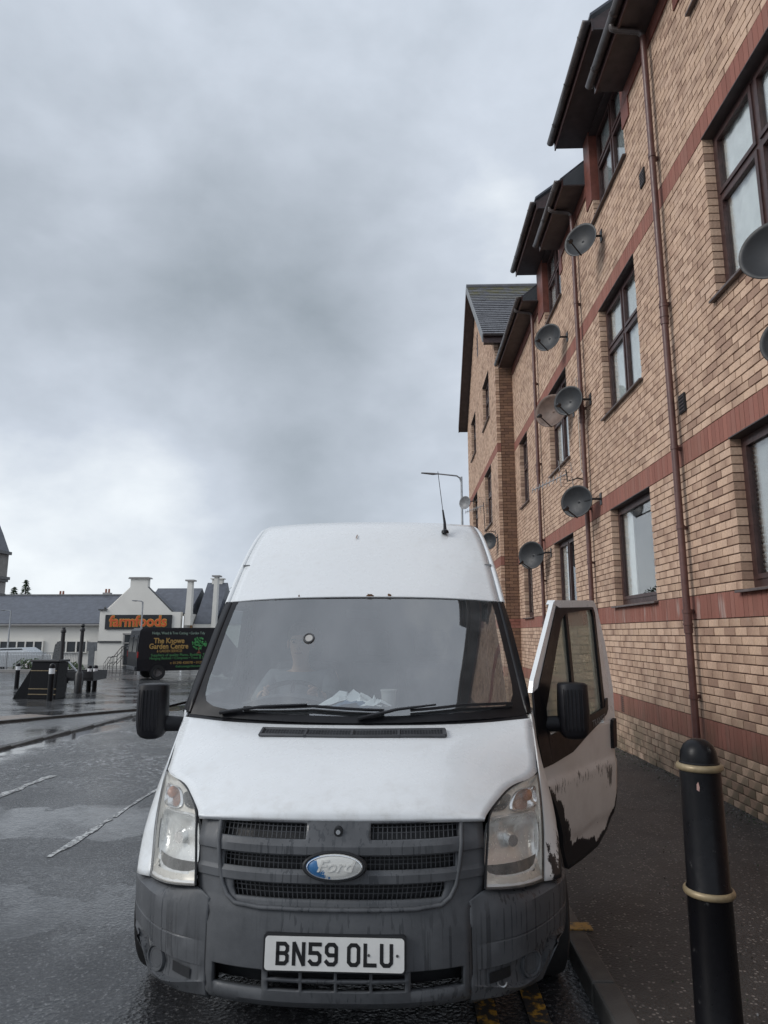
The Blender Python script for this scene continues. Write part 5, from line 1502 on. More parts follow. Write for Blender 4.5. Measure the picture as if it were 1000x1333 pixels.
body = skinmesh('body', J, E_, M['skin'], person)
jk = skinmesh('jacket', [((0, .02, .08), (.185, .145)), ((0, .06, .25), (.175, .135)), ((0, .08, .41), (.185, .135)), ((0, .065, .49), (.095, .09)), ((-.19, .06, .45), .083), ((-.26, -.10, .29), .065), ((-.185, -.30, .365), .05), ((.19, .06, .45), .083), ((.26, -.10, .29), .065), ((.185, -.30, .365), .05)], [(0, 1), (1, 2), (2, 3), (2, 4), (4, 5), (5, 6), (2, 7), (7, 8), (8, 9)], M['pale_jacket'], person)
for sgn in (-1, 1):
    for f in range(4):
        dx = .012*(f-1.5); y0, z0 = -.355, .385
        skinmesh('finger', [((sgn*.165+dx*.3, y0+.01, z0+dx*1.6), .011), ((sgn*.165+dx*.3-sgn*.01, y0-.05, z0+.012+dx*1.6), .010), ((sgn*.165-sgn*.032, y0-.075, z0-.005+dx*1.6), .009), ((sgn*.165-sgn*.045, y0-.055, z0-.022+dx*1.6), .008)], [(0, 1), (1, 2), (2, 3)], M['skin'], person, sub=1)
    skinmesh('thumb', [((sgn*.155, y0+.015, z0+.02), .012), ((sgn*.135, y0-.01, z0+.045), .011), ((sgn*.125, y0-.045, z0+.05), .009)], [(0, 1), (1, 2)], M['skin'], person, sub=1)
HM = lambda x, y, z, *d: Matrix.Translation((x, y, z)) @ Matrix.Diagonal((*d, 1))
k = MB(); k.lathe([(0, .118), (.05, .108), (.085, .075), (.098, .03), (.094, -.01), (.080, -.03)], 20, HM(0, .03, .725, .92, 1.06, 1)); k.build('hair', M['hair_grey'], person, smooth=60)
k = MB(); k.lathe([(0, .022), (.010, .014), (.016, -.010), (.010, -.018), (.0, -.02)], 10, HM(0, -.100, .668, .8, 1.2, 1.1)); k.build('nose', M['skin'], person, smooth=60)
for sgn in (-1, 1):
    k = MB(); k.lathe([(0, .008), (.009, .004), (.010, -.004), (0, -.008)], 8, HM(sgn*.031, -.088, .698, 1, .6, 1)); k.build('eye', M['trim_black'], person, smooth=60)
    k = MB(); k.tube([(sgn*.014, -.094, .714), (sgn*.032, -.095, .719), (sgn*.05, -.084, .714)], .0045, 6); k.build('eyebrow', M['hair_grey'], person, smooth=60)
    k = MB(); k.lathe([(0, .032), (.017, .015), (.015, -.02), (0, -.032)], 8, HM(sgn*.086, .012, .685, .5, 1, 1)); k.build('ear', M['skin'], person, smooth=60)
k = MB(); k.tube([(-.024, -.078, .628), (0, -.086, .626), (.024, -.078, .628)], .005, 6); k.build('mouth', M['red_board'], person, smooth=60)

# ------------------------------------------------------------------ bollard in the foreground
bl = empty('bollard', (1.157, 2.87, .1), 0, 'tall black bollard with two gold rings standing on the pavement', 'bollard')
k = MB(); k.lathe([(.088, 0), (.088, .05), (.083, .06), (.080, .528), (.083, .533), (.083, .558), (.0775, .568), (.076, .99), (.080, .995)], 40); k.build('post', M['bollard_black'], bl, smooth=35)
k = MB(); k.lathe([(.075, 1.006), (.075, 1.016), (.071, 1.021), (.0705, 1.036), (.066, 1.060), (.055, 1.082), (.038, 1.097), (.02, 1.104), (0, 1.106)], 36); k.build('dome', M['bollard_black'], bl, smooth=35)
for zc_, rr in ((1.0, .0835), (.545, .0895)):
    k = MB(); k.lathe([(rr-.012, -.014)]+[(rr-.007+.011*math.cos(a), .0135*math.sin(a)) for a in np.linspace(-1.4, 1.4, 9)]+[(rr-.012, .014)], 40, Matrix.Translation((0, 0, zc_))); k.build('ring', M['gold_paint'], bl, smooth=50)
k = MB(); th0 = R(240); k.poly([(.0785*math.cos(th0+dx), .0785*math.sin(th0+dx), z) for dx, z in ((-.06, .925), (.05, .92), (.08, .935), (.03, .955), (-.05, .945))]); k.build('paint_chip', M['pink_patch'], bl)

# ------------------------------------------------------------------ the square on the left
GB_ = 'black bollards with white bands on the square'
def small_bollard(x, y, h, label, first=[None]):
    if first[0] is None:
        t = empty('bollard', (x, y, gz(y)+.03), 0, label, 'bollard', GB_)
        k = MB(); k.lathe([(.075, 0), (.075, .62), (.075, .88), (.07, .93), (.05, .955), (0, .965)], 16); k.build('post', M['bollard_black'], t, smooth=35)
        k = MB(); k.lathe([(.0775, .70), (.0775, .84)], 16); k.build('reflective_band', M['reflect_white'], t, smooth=35)
        first[0] = t
    else:
        t = copy_tree(first[0]); t.location = (x, y, gz(y)+.03); t['label'] = label
    t.scale = (1, 1, h/.965); return t
small_bollard(-13.95, 24.8, .88, 'farthest left bollard of the square, beyond the black bin')
small_bollard(-9.68, 18.9, 1.0, 'nearest bollard of the square, left of the black bin')
small_bollard(-12.2, 24.8, .86, 'bollard between the black bin and the trailer wheel')
small_bollard(-10.78, 23.6, .84, 'left bollard of the close pair right of the ball topped post')
small_bollard(-10.58, 23.6, .84, 'right bollard of the close pair right of the ball topped post')
def tall_post(x, y, h, ball, label):
    t = empty('black_post', (x, y, gz(y)+.03), 0, label, 'post', 'tall black posts on the square')
    k = MB(); k.lathe([(.12, 0), (.12, .62), (.09, .66), (.06, .72), (.055, h*.9), (.075, h*.91), (.075, h*.94), (.05, h*.96)], 14); k.build('shaft', M['rail_black'], t, smooth=40)
    k = MB()
    if ball: k.lathe([(0, .07), (.045, .055), (.068, .0), (.045, -.05), (.03, -.07)], 12, Matrix.Translation((0, 0, h*.96+.06)))
    else: k.lathe([(.05, 0), (.05, .03), (0, .05)], 12, Matrix.Translation((0, 0, h*.96)))
    k.build('finial', M['rail_black'], t, smooth=40); return t
tall_post(-10.0, 20.0, 2.05, False, 'tall black post with a plain top rising behind the black bin')
tall_post(-10.38, 22.0, 2.15, True, 'tall black post topped by a ball finial')
# black bin with gold lines, wedge and leaning slab
bn = empty('litter_bin', (-10.22, 19.75, gz(19.75)+.03), R(-6), 'big black litter bin with thin gold lines on the wet square', 'litter bin')
k = MB(); k.prism([(-.43, -.22, 0), (.40, -.22, 0), (.43, -.22, 1.02), (-.38, -.22, 1.05)], (0, .5, 0)); k.build('body', M['bollard_black'], bn, bevel=.02)
k = MB()
for z, w_ in ((.28, .42), (.13, .42), (.78, .40)): k.box(-w_, w_, -.228, -.222, z, z+.02)
k.build('gold_line', M['gold_paint'], bn)
k = MB(); k.box(-.43, .47, -.25, .30, 1.03, 1.09); k.build('lid', M['rail_black'], bn, bevel=.015)
k = MB(); k.prism([(-.48, -.1, 0.0), (-.02, -.1, 0.0), (-.02, -.1, .82)], (0, .08, 0)); o = k.build('wedge_board', M['bollard_black']); o.location = (-10.66, 19.75, gz(19.75)+.03); tag(o, 'black triangular board leaning at the left side of the litter bin', 'board')
k = MB(); k.prism([(-.12, 0, 0), (.13, 0, 0), (.15, .06, .60), (.05, .06, .66), (-.08, .06, .56)], (0, .1, 0)); o = k.build('slab', M['lamp_dark']); o.location = (-10.35, 20.35, gz(20)+.98); tag(o, 'dark grey upright slab standing behind the litter bin', 'slab')
k = MB(); k.box(-.1, .1, -.05, .05, -1.0, 0.02); c = k.build('stem', M['lamp_dark'], o)

# trailer
tr = empty('car_trailer', (-10.78, 23.0, gz(23)+.03), R(4), 'small black car trailer with a red cloth on its bed', 'trailer'); tr.scale = (.62, 1, 1)
k = MB(); k.box(-1.15, 1.0, -.6, .6, .38, .46); k.box(-1.15, 1.0, -.62, -.58, .46, .68); k.box(-1.15, 1.0, .58, .62, .46, .68); k.box(.96, 1.0, -.58, .58, .46, .68); k.build('bed', M['rail_black'], tr)
for sy in (-.7, .7):
    k = MB(); k.lathe([(.10, -.07), (.20, -.08), (.235, -.04), (.235, .04), (.20, .08), (.10, .07)], 20, Matrix.Translation((-.55, sy, .24)) @ Matrix.Rotation(R(90), 4, 'X')); w_ = k.build('wheel', M['tyre_rubber'], tr, smooth=40)
    k = MB(); k.lathe([(.11, -.06), (.09, .05), (0, .06)], 14, Matrix.Translation((-.55, sy, .24)) @ Matrix.Rotation(R(90), 4, 'X')); k.build('rim', M['steel_rim'], w_, smooth=40)
    k = MB(); k.grid([[(-.55+.30*math.cos(a), sy+d, .26+.30*math.sin(a)) for d in (-.11, .11)] for a in np.linspace(R(10), R(170), 12)]); k.build('mudguard', M['rail_black'], tr, smooth=50)
k = MB(); k.tube([(-1.1, 0, .5), (-.75, 0, .98), (-.2, 0, .62), (.3, 0, .5)], .04, 8); k.build('winch_post', M['galvanised'], tr, smooth=40)
k = MB(); k.tube([(-1.1, 0, .42), (-1.9, 0, .42)], .04, 8); k.build('drawbar', M['rail_black'], tr)
o = crumple('cloth', 0, 0, 0, .6, .4, .22, 'red_cloth', 'red cloth bundled on the black trailer', 'cloth', 9); o.location = (-10.55, 22.9, gz(22.9)+.5)

# dark garden van, turned a little away
GVA = R(34)
gv = empty('garden_van', (-12.05, 31.0, gz(31)), GVA, 'dark panel van with gold garden lettering and a green tree emblem', 'van')
sideprof = [(.0, .42), (.0, .9), (.02, 1.6), (.10, 2.22), (.22, 2.34), (3.6, 2.36), (3.95, 2.28), (4.65, 1.42), (5.25, 1.15), (5.38, .95), (5.40, .45), (5.1, .38)]
n_ = 9; k = MB()
def sec(p, t_):
    x, z = p
    inset = .0 if z < 1.2 else .16*((z-1.2)/1.15)**1.6
    return inset
ringL = [(x, .0+sec((x, z), 0), z) for x, z in sideprof]; ringR = [(x, 2.02-sec((x, z), 0), z) for x, z in sideprof]
k.face([k.vert(p) for p in ringL]); k.face([k.vert(p) for p in ringR][::-1])
for i in range(len(ringL)):
    j = (i+1) % len(ringL); k.poly([ringL[i], ringL[j], ringR[j], ringR[i]])
k.build('body', M['black_van_paint'], gv, bevel=.10)
for x in (.95, 4.35):
    for y in (.10, 1.92):
        k = MB(); k.lathe([(.20, -.1), (.31, -.11), (.345, -.06), (.345, .06), (.31, .11), (.20, .1)], 24, Matrix.Translation((x, y, .345)) @ Matrix.Rotation(R(90), 4, 'X')); w_ = k.build('wheel', M['tyre_rubber'], gv, smooth=40)
        k = MB(); sg = 1 if y < 1 else -1
        k.lathe([(.21, .10*sg), (.20, .06*sg), (.15, .075*sg), (.07, .09*sg), (0, .09*sg)], 20, Matrix.Translation((x, y, .345)) @ Matrix.Rotation(R(90), 4, 'X')); k.build('hub_cap', M['steel_rim'], w_, smooth=40)
    k = MB(); k.grid([[(x+.42*math.cos(a), d, .36+.42*math.sin(a)) for d in (-.014, .06)] for a in np.linspace(R(0), R(180), 14)]); k.build('arch_lip', M['rail_black'], gv, smooth=50)
k = MB(); k.box(-.015, .05, -.015, .05, 1.0, 1.28); k.build('tail_light', M['tail_red'], gv, bevel=.02)
k = MB(); k.box(-.015, .05, 1.97, 2.035, 1.0, 1.28); k.build('tail_light', M['tail_red'], gv, bevel=.02)
k = MB()
for y0 in (.22, 1.08): k.prism([(-.006, y0, 1.25), (-.006, y0+.70, 1.25), (.06, y0+.66, 2.0), (.06, y0+.06, 2.0)], (-.012, 0, 0))
k.build('rear_window', M['car_glass'], gv)
k = MB(); k.box(-.06, .05, .2, 1.8, .45, .62); k.build('rear_bumper', M['bumper_plastic'], gv, bevel=.02)
k = MB(); k.prism([(3.98, -.004, 1.35), (4.62, -.004, 1.35), (3.98+.05, .10, 2.12), (3.75, .10, 2.12)][:4], (0, -.006, 0)); k.build('side_window', M['car_glass'], gv)
def gtext(body, xa, z, size, width, mat, off=0.0):
    yy_ = 0 if z < 1.2 else .16*((z-1.2)/1.15)**1.6
    o = text_mesh(body, size, M[mat], gv, (xa+width/2, yy_-.022, z), (R(90), 0, 0), 'lettering', .003, off)
    xs_ = [v.co.x for v in o.data.vertices]; o.scale = (width/(max(xs_)-min(xs_)), 1, 1)
gtext('Hedge, Weed & Tree Cutting • Garden Tidy', .62, 2.10, .17, 2.45, 'letter_pale')
gtext('The Knowe', .70, 1.75, .33, 1.40, 'letter_gold', .008)
gtext('Garden Centre', .50, 1.50, .33, 1.78, 'letter_gold', .008)
gtext('& GARDEN SERVICES', .85, 1.29, .17, 1.15, 'letter_gold')
gtext('Suppliers of quality Plants, Bedding, Trees', .60, 1.11, .16, 2.75, 'letter_green')
gtext('Hanging Baskets • Composts • Trees & Shrubs', .55, .97, .16, 2.80, 'letter_green')
gtext('t: 01290 420078 • 01290 425003', 1.48, .75, .16, 2.1, 'letter_gold')
gtext('theknowegardencentre.co.uk', 1.73, .59, .15, 1.6, 'letter_green')
em = empty('tmp_e'); bpy.data.objects.remove(em)
k = MB(); c = Vector((2.79, -.02, 1.56)); rnd = random.Random(5)
for i in range(70):
    a, r_ = rnd.uniform(0, 2*math.pi), .33*math.sqrt(rnd.random()); p = c+Vector((r_*math.cos(a)*1.05, .02, .06+r_*math.sin(a)*.85)); s_ = rnd.uniform(.03, .055); th = rnd.uniform(0, 6.28)
    yy_ = .16*max(0, (p.z-1.2)/1.15)**1.6-.020-.0003*i; k.poly([(p.x+s_*math.cos(th+q), yy_, p.z+s_*math.sin(th+q)) for q in (0, 1.3, 3.14, 4.5)])
lg = k.build('tree_emblem', M['logo_green'], gv)
k = MB(); k.poly([(2.67, -.016, 1.17), (2.91, -.016, 1.17), (2.82, -.014, 1.26), (2.82, -.004, 1.45), (2.76, -.004, 1.45), (2.76, -.014, 1.26)]); k.build('emblem_trunk', M['logo_trunk'], lg)

# ------------------------------------------------------------------ the white rendered shop
shop = empty('shop_building', (-18.8, 48, -.6), 0, 'long white rendered shop building with blue grey slate roof and stepped gable front', 'building')
def SH(mb, name, mat, par=None, **k):
    o = mb.build(name, M[mat] if isinstance(mat, str) else mat, **k)
    if par is None: o.parent = shop; o.matrix_parent_inverse = Matrix.Translation(shop.location).inverted()
    else: o.parent = par
    return o
def prect(mb, x0, x1, y0, y1, z0, z1): mb.box(x0, x1, y0, y1, z0, z1)
k = MB(); k.box(-60, -21.45, 49.6, 58, -.9, 2.35); SH(k, 'wall', 'render_white')
k = MB(); k.prism([(-60, 49.3, 2.26), (-60, 49.3, 2.36), (-60, 53.8, 4.62), (-60, 58.3, 2.4), (-60, 58.3, 2.26)], (39.2, 0, 0)); SH(k, 'roof', 'far_slate')
k = MB(); k.box(-60, -20.9, 53.7, 53.9, 4.60, 4.70); SH(k, 'ridge', 'lead_grey')
k = MB(); k.box(-60, -21.5, 49.22, 49.32, 2.20, 2.30); SH(k, 'shop_gutter', 'render_grey')
# gable front
gp = [(-21.45, -.9), (-21.45, 3.22), (-21.0, 3.22), (-19.42, 4.83), (-19.42, 5.45), (-18.18, 5.45), (-18.18, 4.83), (-16.40, 3.12), (-15.72, 3.12), (-15.72, -.9)]
k = MB(); k.prism([(x, 47.9, z) for x, z in gp], (0, .45, 0)); SH(k, 'gable_front', 'render_white')
k = MB(); k.prism([(-19.58, 47.8, 5.45), (-19.50, 47.8, 5.56), (-18.10, 47.8, 5.56), (-18.02, 47.8, 5.45)], (0, .65, 0)); SH(k, 'gable_cap', 'render_grey')
for a, c in (((-21.05, 3.24), (-19.40, 4.88)), ((-16.36, 3.14), (-18.20, 4.88))):
    k = MB(); k.tube([(a[0], 48.1, a[1]), (c[0], 48.1, c[1])], .07, 6); SH(k, 'coping', 'lamp_dark')
k = MB(); k.box(-21.55, -20.95, 47.8, 48.4, 3.22, 3.32); k.lathe([(.09, 0), (.09, .12), (0, .2)], 8, Matrix.Translation((-21.2, 48.1, 3.32))); SH(k, 'kneeler', 'lamp_dark')
k = MB(); k.prism([(-18.9, 48.3, 4.75), (-21.2, 48.3, 3.0), (-16.2, 48.3, 3.0)], (0, 6, 0)); SH(k, 'gable_roof', 'far_slate')
# range right of the gable
k = MB(); k.prism([(-19, 49.2, 3.05), (-19, 52.2, 5.05), (-19, 55, 3.05)], (3.45, 0, 0)); SH(k, 'roof', 'far_slate')
k = MB(); k.box(-15.72, -15.2, 48.6, 55, -.9, 3.0); SH(k, 'wall', 'render_white')
def fin(x, yb, zt, w0, w1, zb, lean):
    q = MB(); q.prism([(x-w0, yb, zb), (x+w0*.55, yb, zb), (x+w1-lean, yb, zt), (x-w1-lean, yb, zt)], (0, .5, 0)); o = SH(q, 'parapet', 'render_white')
    q = MB(); q.box(x-w1-.16-lean, x+w1+.16-lean, yb-.1, yb+.6, zt, zt+.10); q.build('parapet_cap', M['render_grey'], o); return o
fin(-15.2, 48.0, 5.28, .28, .15, 2.2, .02); fin(-13.5, 48.4, 5.62, .20, .12, 1.8, -.02)
k = MB(); k.box(-14.75, -13.95, 51.9, 52.4, 5.2, 5.72); k.box(-14.85, -13.85, 51.8, 52.5, 5.72, 5.80); SH(k, 'chimney', 'render_white')
k = MB(); k.prism([(-15.1, 49.0, 2.30), (-15.1, 52, 5.45), (-15.1, 55, 2.3)], (1.55, 0, 0)); SH(k, 'roof', 'far_slate')
k = MB(); k.box(-15.1, -9.5, 48.8, 55, -.9, 2.28); SH(k, 'wall', 'render_white')
k = MB(); k.prism([(-13.4, 48.7, 2.30), (-13.4, 52, 4.2), (-13.4, 55, 2.3)], (4, 0, 0)); SH(k, 'roof', 'far_slate')
for x, y, z, h in ((-23.7, 54, 4.62, .35), (-28.4, 56, 4.5, .5)):
    k = MB(); k.box(x-.28, x+.28, y-.25, y+.25, z-.5, z+h*.6); o = SH(k, 'chimney', 'render_grey')
    q = MB()
    for dx in (-.12, .12): q.lathe([(.09, 0), (.075, .3)], 8, Matrix.Translation((x+dx, y, z+h*.6)))
    q.build('chimney_pot', M['terracotta'], o)
# window strips with pilasters
for x0, x1 in ((-30.0, -26.2), (-25.2, -23.0), (-34.5, -31)):
    k = MB(); k.box(x0, x1, 49.52, 49.6, .32, 1.05); o = SH(k, 'window', 'car_glass')
    q = MB(); nb = max(2, int((x1-x0)/.62))
    for i in range(nb+1): xx = lerp(x0, x1, i/nb); q.box(xx-.05, xx+.05, 49.46, 49.56, .32, 1.05)
    q.box(x0-.05, x1+.05, 49.46, 49.57, 1.05, 1.13); q.box(x0-.05, x1+.05, 49.44, 49.57, .26, .32); q.build('window_frame', M['render_white'], o)
    q = MB(); q.box(x0+.1, x1-.1, 49.47, 49.51, .9, .97); q.build('strip_light_glint', M['reflect_white'], o) if False else None
k = MB(); k.box(-22.9, -20.1, 47.83, 47.9, .98, 1.12) if False else k.box(-21.45, -19.8, 47.82, 47.9, 1.0, 1.12); SH(k, 'string_course', 'lamp_dark')
k = MB(); k.box(-19.6, -17.0, 47.84, 47.9, -.5, 1.55); o = SH(k, 'shop_window', 'car_glass')
q = MB()
for xx in (-19.6, -18.7, -17.85, -17.0): q.box(xx-.05, xx+.05, 47.80, 47.86, -.5, 1.6)
q.box(-19.7, -16.95, 47.80, 47.86, 1.55, 1.66); q.box(-19.6, -17, 47.80, 47.86, .95, 1.02); q.build('shop_window_frame', M['render_grey'], o)
k = MB(); k.prism([(-18.9, 46.6, .62), (-18.9, 46.6, .72), (-18.9, 47.8, 1.25), (-18.9, 47.8, 1.15)], (2.2, 0, 0)); SH(k, 'canopy', 'lead_grey')
k = MB(); k.box(-15.72+.5, -15.1, 48.55, 48.6, 1.95, 2.9); SH(k, 'side_sign', 'sign_tan')
# main sign
sg = empty('shop_sign', (-18.66, 47.9, 2.42), 0, 'black shop sign with orange lower case letters edged in yellow', 'sign')
k = MB(); k.box(-2.35, 2.35, -.09, 0, -.50, .50); k.build('sign_board', M['sign_black'], sg)
text_mesh('farmfoods', 1.02, M['yellow_edge'], sg, (0, -.10, .02), (R(90), 0, 0), 'letter_edge', .01, .052, sx=.97)
text_mesh('farmfoods', 1.02, M['orange_sign'], sg, (0, -.125, .02), (R(90), 0, 0), 'lettering', .01, .016, sx=.97)
# railing in front of the shop
rl = empty('railing', (-24.6, 44, gz(44)), 0, 'long pale grey railing of thin upright bars in front of the shop', 'railing')
k = MB()
for i in range(66): x = -3.3+i*.1; k.tube([(x, 0, .08), (x, 0, 1.10)], .012, 4)
k.build('bars', M['rail_grey'], rl, kind='stuff')
k = MB(); k.box(-3.35, 3.3, -.025, .025, 1.10, 1.15); k.build('top_rail', M['rail_grey'], rl)
k = MB(); k.box(-3.35, 3.3, -.02, .02, .06, .10); k.build('bottom_rail', M['rail_grey'], rl)
for x in (-3.35, -1.1, 1.1, 3.3): k = MB(); k.box(x-.03, x+.03, -.03, .03, -.05, 1.2); k.build('railing_post', M['rail_grey'], rl)
rl.location = (-23.0, 41.5, gz(41)-.05)
# black ramp handrails by the entrance
hr = empty('handrail', (-16.6, 41.5, gz(41)), R(14), 'black tubular handrails of the shop entrance ramp beside the dark van', 'handrail')
k = MB()
for y in (0, 1.3):
    k.tube([(-.9, y, .95), (.0, y, 1.5), (1.2, y, 1.5)], .035, 6); k.tube([(-.9, y, .5), (.0, y, 1.0), (1.2, y, 1.0)], .025, 6)
k.build('rail', M['rail_black'], hr)
for y in (0, 1.3):
    for x, h in ((-.9, .95), (-.45, 1.22), (0, 1.5), (.6, 1.5), (1.2, 1.5)): k = MB(); k.tube([(x, y, 0), (x, y, h)], .03, 6); k.build('rail_post', M['rail_black'], hr)
hr.location = (-15.75, 38.2, gz(38)); hr.scale = (.45, 1, 1)
h2 = copy_tree(hr); h2.location = (-16.65, 38.6, gz(38)-.05); h2.scale = (.22, 1, .65); h2['label'] = 'low grey black handrail left of the taller ramp handrails'; 
# low planting bed wall
k = MB(); k.box(-45, -16, 39.0, 39.25, gz(39)-.1, gz(39)+.22); o = k.build('low_wall', M['render_grey']); tag(o, 'low grey kerb wall along the far side of the square', 'wall')
# cars
def car(loc, rz, paint, label, L=4.1):
    t = empty('parked_car', loc, rz, label, 'car')
    k = MB(); pf = [(0, .3), (0, .72), (.12, .92), (.95, .98), (1.55, 1.42), (3.0, 1.46), (3.75, 1.02), (4.05, .95), (4.1, .4), (3.9, .28), (.2, .26)]
    a = [(x, (.10 if z > 1.05 else 0), z) for x, z in pf]; b_ = [(x, 1.7-(.10 if z > 1.05 else 0), z) for x, z in pf]
    k.face([k.vert(p) for p in a]); k.face([k.vert(p) for p in b_][::-1])
    for i in range(len(a)): j = (i+1) % len(a); k.poly([a[i], a[j], b_[j], b_[i]])
    k.build('body', M[paint], t, bevel=.05)
    k = MB(); k.prism([(1.15, .055, 1.03), (1.62, .085, 1.36), (2.95, .085, 1.39), (3.5, .055, 1.04)], (0, -.012, 0)); k.build('side_window', M['car_glass'], t)
    k = MB(); k.poly([(.98, .15, 1.0), (.98, 1.55, 1.0), (1.50, 1.5, 1.40), (1.50, .2, 1.40)]); o = k.build('windscreen', M['car_glass'], t); o.location = (-.012, 0, .012)
    for x in (.75, 3.25):
        for y in (.02, 1.68):
            k = MB(); k.lathe([(.12, -.09), (.28, -.09), (.31, -.04), (.31, .04), (.28, .09), (.12, .09)], 20, Matrix.Translation((x, y, .31)) @ Matrix.Rotation(R(90), 4, 'X')); w_ = k.build('wheel', M['tyre_rubber'], t, smooth=40)
            k = MB(); k.lathe([(.19, -.08), (.1, -.1), (.1, .1), (.19, .08)], 16, Matrix.Translation((x, y, .31)) @ Matrix.Rotation(R(90), 4, 'X')); k.build('hub_cap', M['steel_rim'], w_)
    return t
car((-27.2, 43.2, gz(43)-.1), R(0), 'silver_car_paint', 'silver car parked behind the thin barred railing')
# street lights and sign post on the left
def lamp_post(loc, h, arm, label, mat='galvanised', tilt=0.0, hd=.5):
    t = empty('street_lamp', loc, 0, label, 'street lamp', 'street lamps')
    k = MB(); k.lathe([(.09, 0), (.09, .9), (.06, 1.0), (.045, h)], 12); k.build('column', M[mat], t, smooth=40)
    k = MB(); d = Vector(arm); k.tube([(0, 0, h-.25), (d.x*.06, d.y*.06, h-.06), (d.x*.2, d.y*.2, h+.03), (d.x, d.y, h+.06+d.z)], [.04, .038, .035, .03], 8); k.build('arm', M[mat], t, smooth=50)
    k = MB(); q = d.normalized(); k.tube([(d.x, d.y, h+.06+d.z), (d.x+q.x*hd*.3, d.y+q.y*hd*.3, h+.05+d.z), (d.x+q.x*hd, d.y+q.y*hd, h+.07+d.z)], [.05, .10, .06], 8, sq=(.45, 1)); o = k.build('lamp_head', M['lead_grey'], t, smooth=40)
    return t
lamp_post((-27.3, 47, gz(47)), 3.75, (-.35, -.1, 0), 'thin grey street lamp in front of the long white wall at the left', hd=.3)
lamp_post((-16.95, 44.0, gz(44)), 4.25, (-.3, -.1, 0), 'grey street lamp standing in front of the orange lettered sign', hd=.35)
lamp_post((2.33, 27.5, gz(27)), 8.35, (-.95, -.2, .02), 'tall grey street lamp with a curved arm behind the white van roof', hd=.72)
sp = empty('sign_post', (-15.05, 33, gz(33)), 0, 'pale grey post with a square sign seen from behind by the trailer', 'sign post')
k = MB(); k.box(-.13, .13, -.05, .05, 0, 1.55); k.build('post', M['lead_grey'], sp); k = MB(); k.box(-.24, .24, -.03, .03, 1.3, 1.72); k.build('board', M['lamp_dark'] if False else M['lead_grey'], sp)
# the tower of stone at the left edge of the picture
tw = empty('stone_building', (-20, 31, -.5), 0, 'grey stone building with a corbelled bay at the left picture edge', 'building')
def TW(mb, name, mat, **k):
    o = mb.build(name, M[mat], **k); o.parent = tw; o.matrix_parent_inverse = Matrix.Translation(tw.location).inverted(); return o
k = MB(); k.box(-26, -19.3, 30.6, 31.6, -.8, 5.3); TW(k, 'wall', 'stone_tower')
k = MB(); k.box(-19.6, -18.36, 29.4, 31, 4.18, 5.20); TW(k, 'bay', 'stone_tower')
k = MB(); k.box(-19.6, -18.20, 29.2, 31, 4.05, 4.18); k.box(-19.6, -18.28, 29.3, 31, 3.95, 4.05); k.box(-19.6, -18.22, 29.2, 31, 5.20, 5.34); TW(k, 'cornice', 'lamp_dark')
k = MB(); k.box(-19.6, -18.38, 29.4, 31, 3.42, 3.95); TW(k, 'bay_window', 'render_grey')
k = MB(); k.box(-19.6, -18.34, 29.3, 31, 3.34, 3.42); TW(k, 'bay_base', 'lamp_dark')
k = MB(); k.prism([(-19.9, 29.2, 5.34), (-18.34, 29.2, 5.34), (-18.72, 29.2, 6.2), (-19.6, 29.2, 8.0)], (0, 1.8, 0)); TW(k, 'bay_roof', 'far_slate')
# conifers beyond the roof, shrubs in the bed
def conifer(x, y, z0, h, r, label, seed):
    t = empty('conifer', (x, y, z0), 0, label, 'tree', 'conifers beyond the shop roof'); rnd = random.Random(seed)
    k = MB(); k.lathe([(.16, 0), (.10, h*.5), (.02, h)], 8); k.build('trunk', M['bark'], t)
    k = MB()
    for i in range(900):
        f = rnd.random()**.8; z = h*(.25+.75*f); rr = r*(1-f)*(0.55+.45*abs(math.sin(f*34)))+.05; a = rnd.uniform(0, 6.283); q = rr*math.sqrt(rnd.uniform(.15, 1)); p = Vector((q*math.cos(a), q*math.sin(a), z-q*.35))
        d = Vector((math.cos(a), math.sin(a), -.5+rnd.uniform(-.3, .3))).normalized()*rnd.uniform(.18, .34); s_ = Vector((-math.sin(a), math.cos(a), rnd.uniform(-.5, .5)))*.06
        k.poly([p-s_, p+d, p+s_])
    k.build('crown', M['leaf_dark'], t, recalc=False); return t
conifer(-33.6, 58, -.6, 6.2, 1.7, 'left and shorter of two thin dark conifers behind the roof', 1)
conifer(-32.6, 58, -.6, 6.8, 1.8, 'right and taller of two thin dark conifers behind the roof', 2)
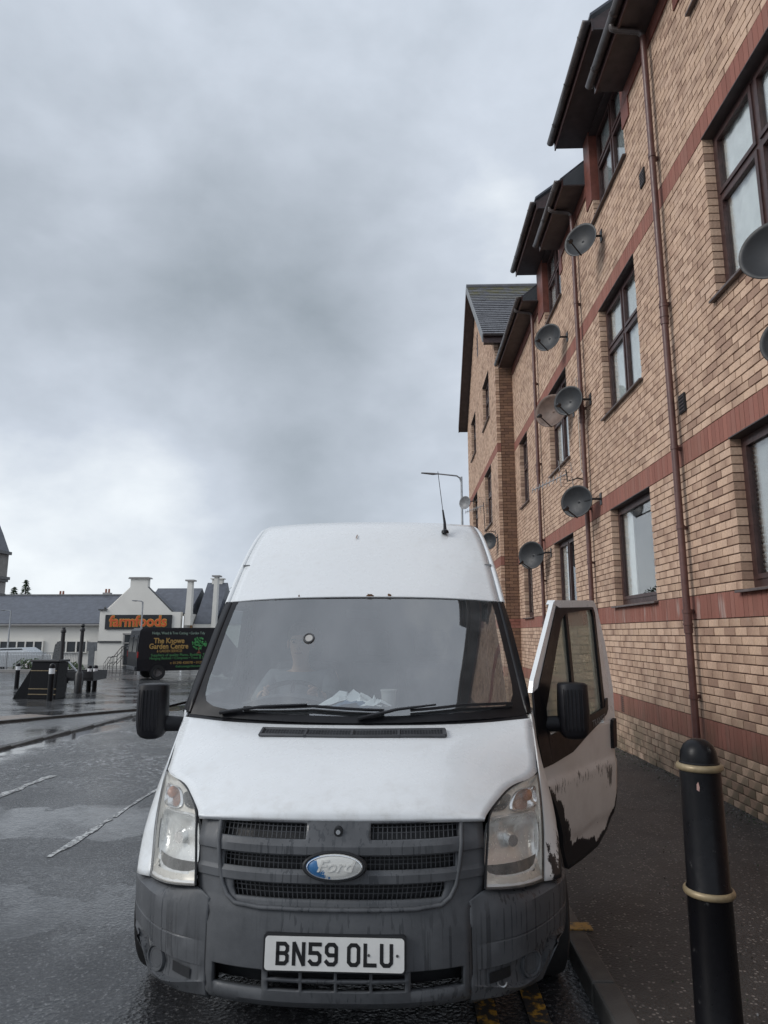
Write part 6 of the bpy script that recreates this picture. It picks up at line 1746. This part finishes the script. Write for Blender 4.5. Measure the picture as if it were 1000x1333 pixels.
def shrub(x, y, z, r, h, label, seed, mat='leaf_mid', flowers=True, cat='shrub', grp='flowering shrubs behind the square'):
    t = empty('shrub', (x, y, z), 0, label, cat, grp); rnd = random.Random(seed); k = MB(); fl = MB()
    for i in range(420):
        a = rnd.uniform(0, 6.283); q = math.sqrt(rnd.random()); p = Vector((r*q*math.cos(a), r*.6*q*math.sin(a), h*rnd.random()*math.sqrt(1-q*q*.8))); s_ = rnd.uniform(.05, .10)
        n1_ = Vector((rnd.gauss(0, 1), rnd.gauss(0, 1), rnd.gauss(0, 1))).normalized(); n2_ = n1_.orthogonal().normalized(); n3_ = n1_.cross(n2_)
        (fl if flowers and i % 9 == 0 else k).poly([p-n2_*s_, p+n3_*s_*.5, p+n2_*s_, p-n3_*s_*.5])
    k.build('foliage', M[mat], t, recalc=False)
    st_ = MB(); st_.tube([(0, 0, -.1), (0, 0, h*.6)], .03, 5); st_.build('stem', M['bark'], t)
    if flowers: fl.build('flowers', M['flower_white'], t, recalc=False)
    return t
shrub(-22.0, 40.2, gz(40)+.1, .9, .75, 'flowering shrub at the left edge of the bed', 1); shrub(-20.6, 40.2, gz(40)+.1, .7, .6, 'low flowering shrub in the middle of the bed', 2); shrub(-19.4, 40.2, gz(40)+.1, .7, .5, 'low flowering shrub at the right end of the bed', 3)
shrub(-16.2, 60, 3.6, 1.4, 1.9, 'dark tree top showing past the right shop parapet', 6, 'leaf_dark', False, 'tree', None) if False else None
t = empty('tree', (-14.6, 56, -.6), 0, 'dark tree whose top shows beside the right shop parapet', 'tree'); rnd = random.Random(8)
k = MB(); k.lathe([(.22, 0), (.12, 3.5), (.03, 5.2)], 8); k.build('trunk', M['bark'], t)
k = MB()
for i in range(1100):
    a = rnd.uniform(0, 6.283); q = math.sqrt(rnd.random()); zz_ = rnd.uniform(-1, 1); p = Vector((1.7*q*math.cos(a), 1.3*q*math.sin(a), 4.6+1.5*zz_*math.sqrt(1-q*q*.9))); s_ = rnd.uniform(.08, .18)
    n1_ = Vector((rnd.gauss(0, 1), rnd.gauss(0, 1), rnd.gauss(0, 1))).normalized(); n2_ = n1_.orthogonal().normalized(); n3_ = n1_.cross(n2_); k.poly([p-n2_*s_, p+n3_*s_*.5, p+n2_*s_, p-n3_*s_*.5])
k.build('crown', M['leaf_dark'], t, recalc=False)
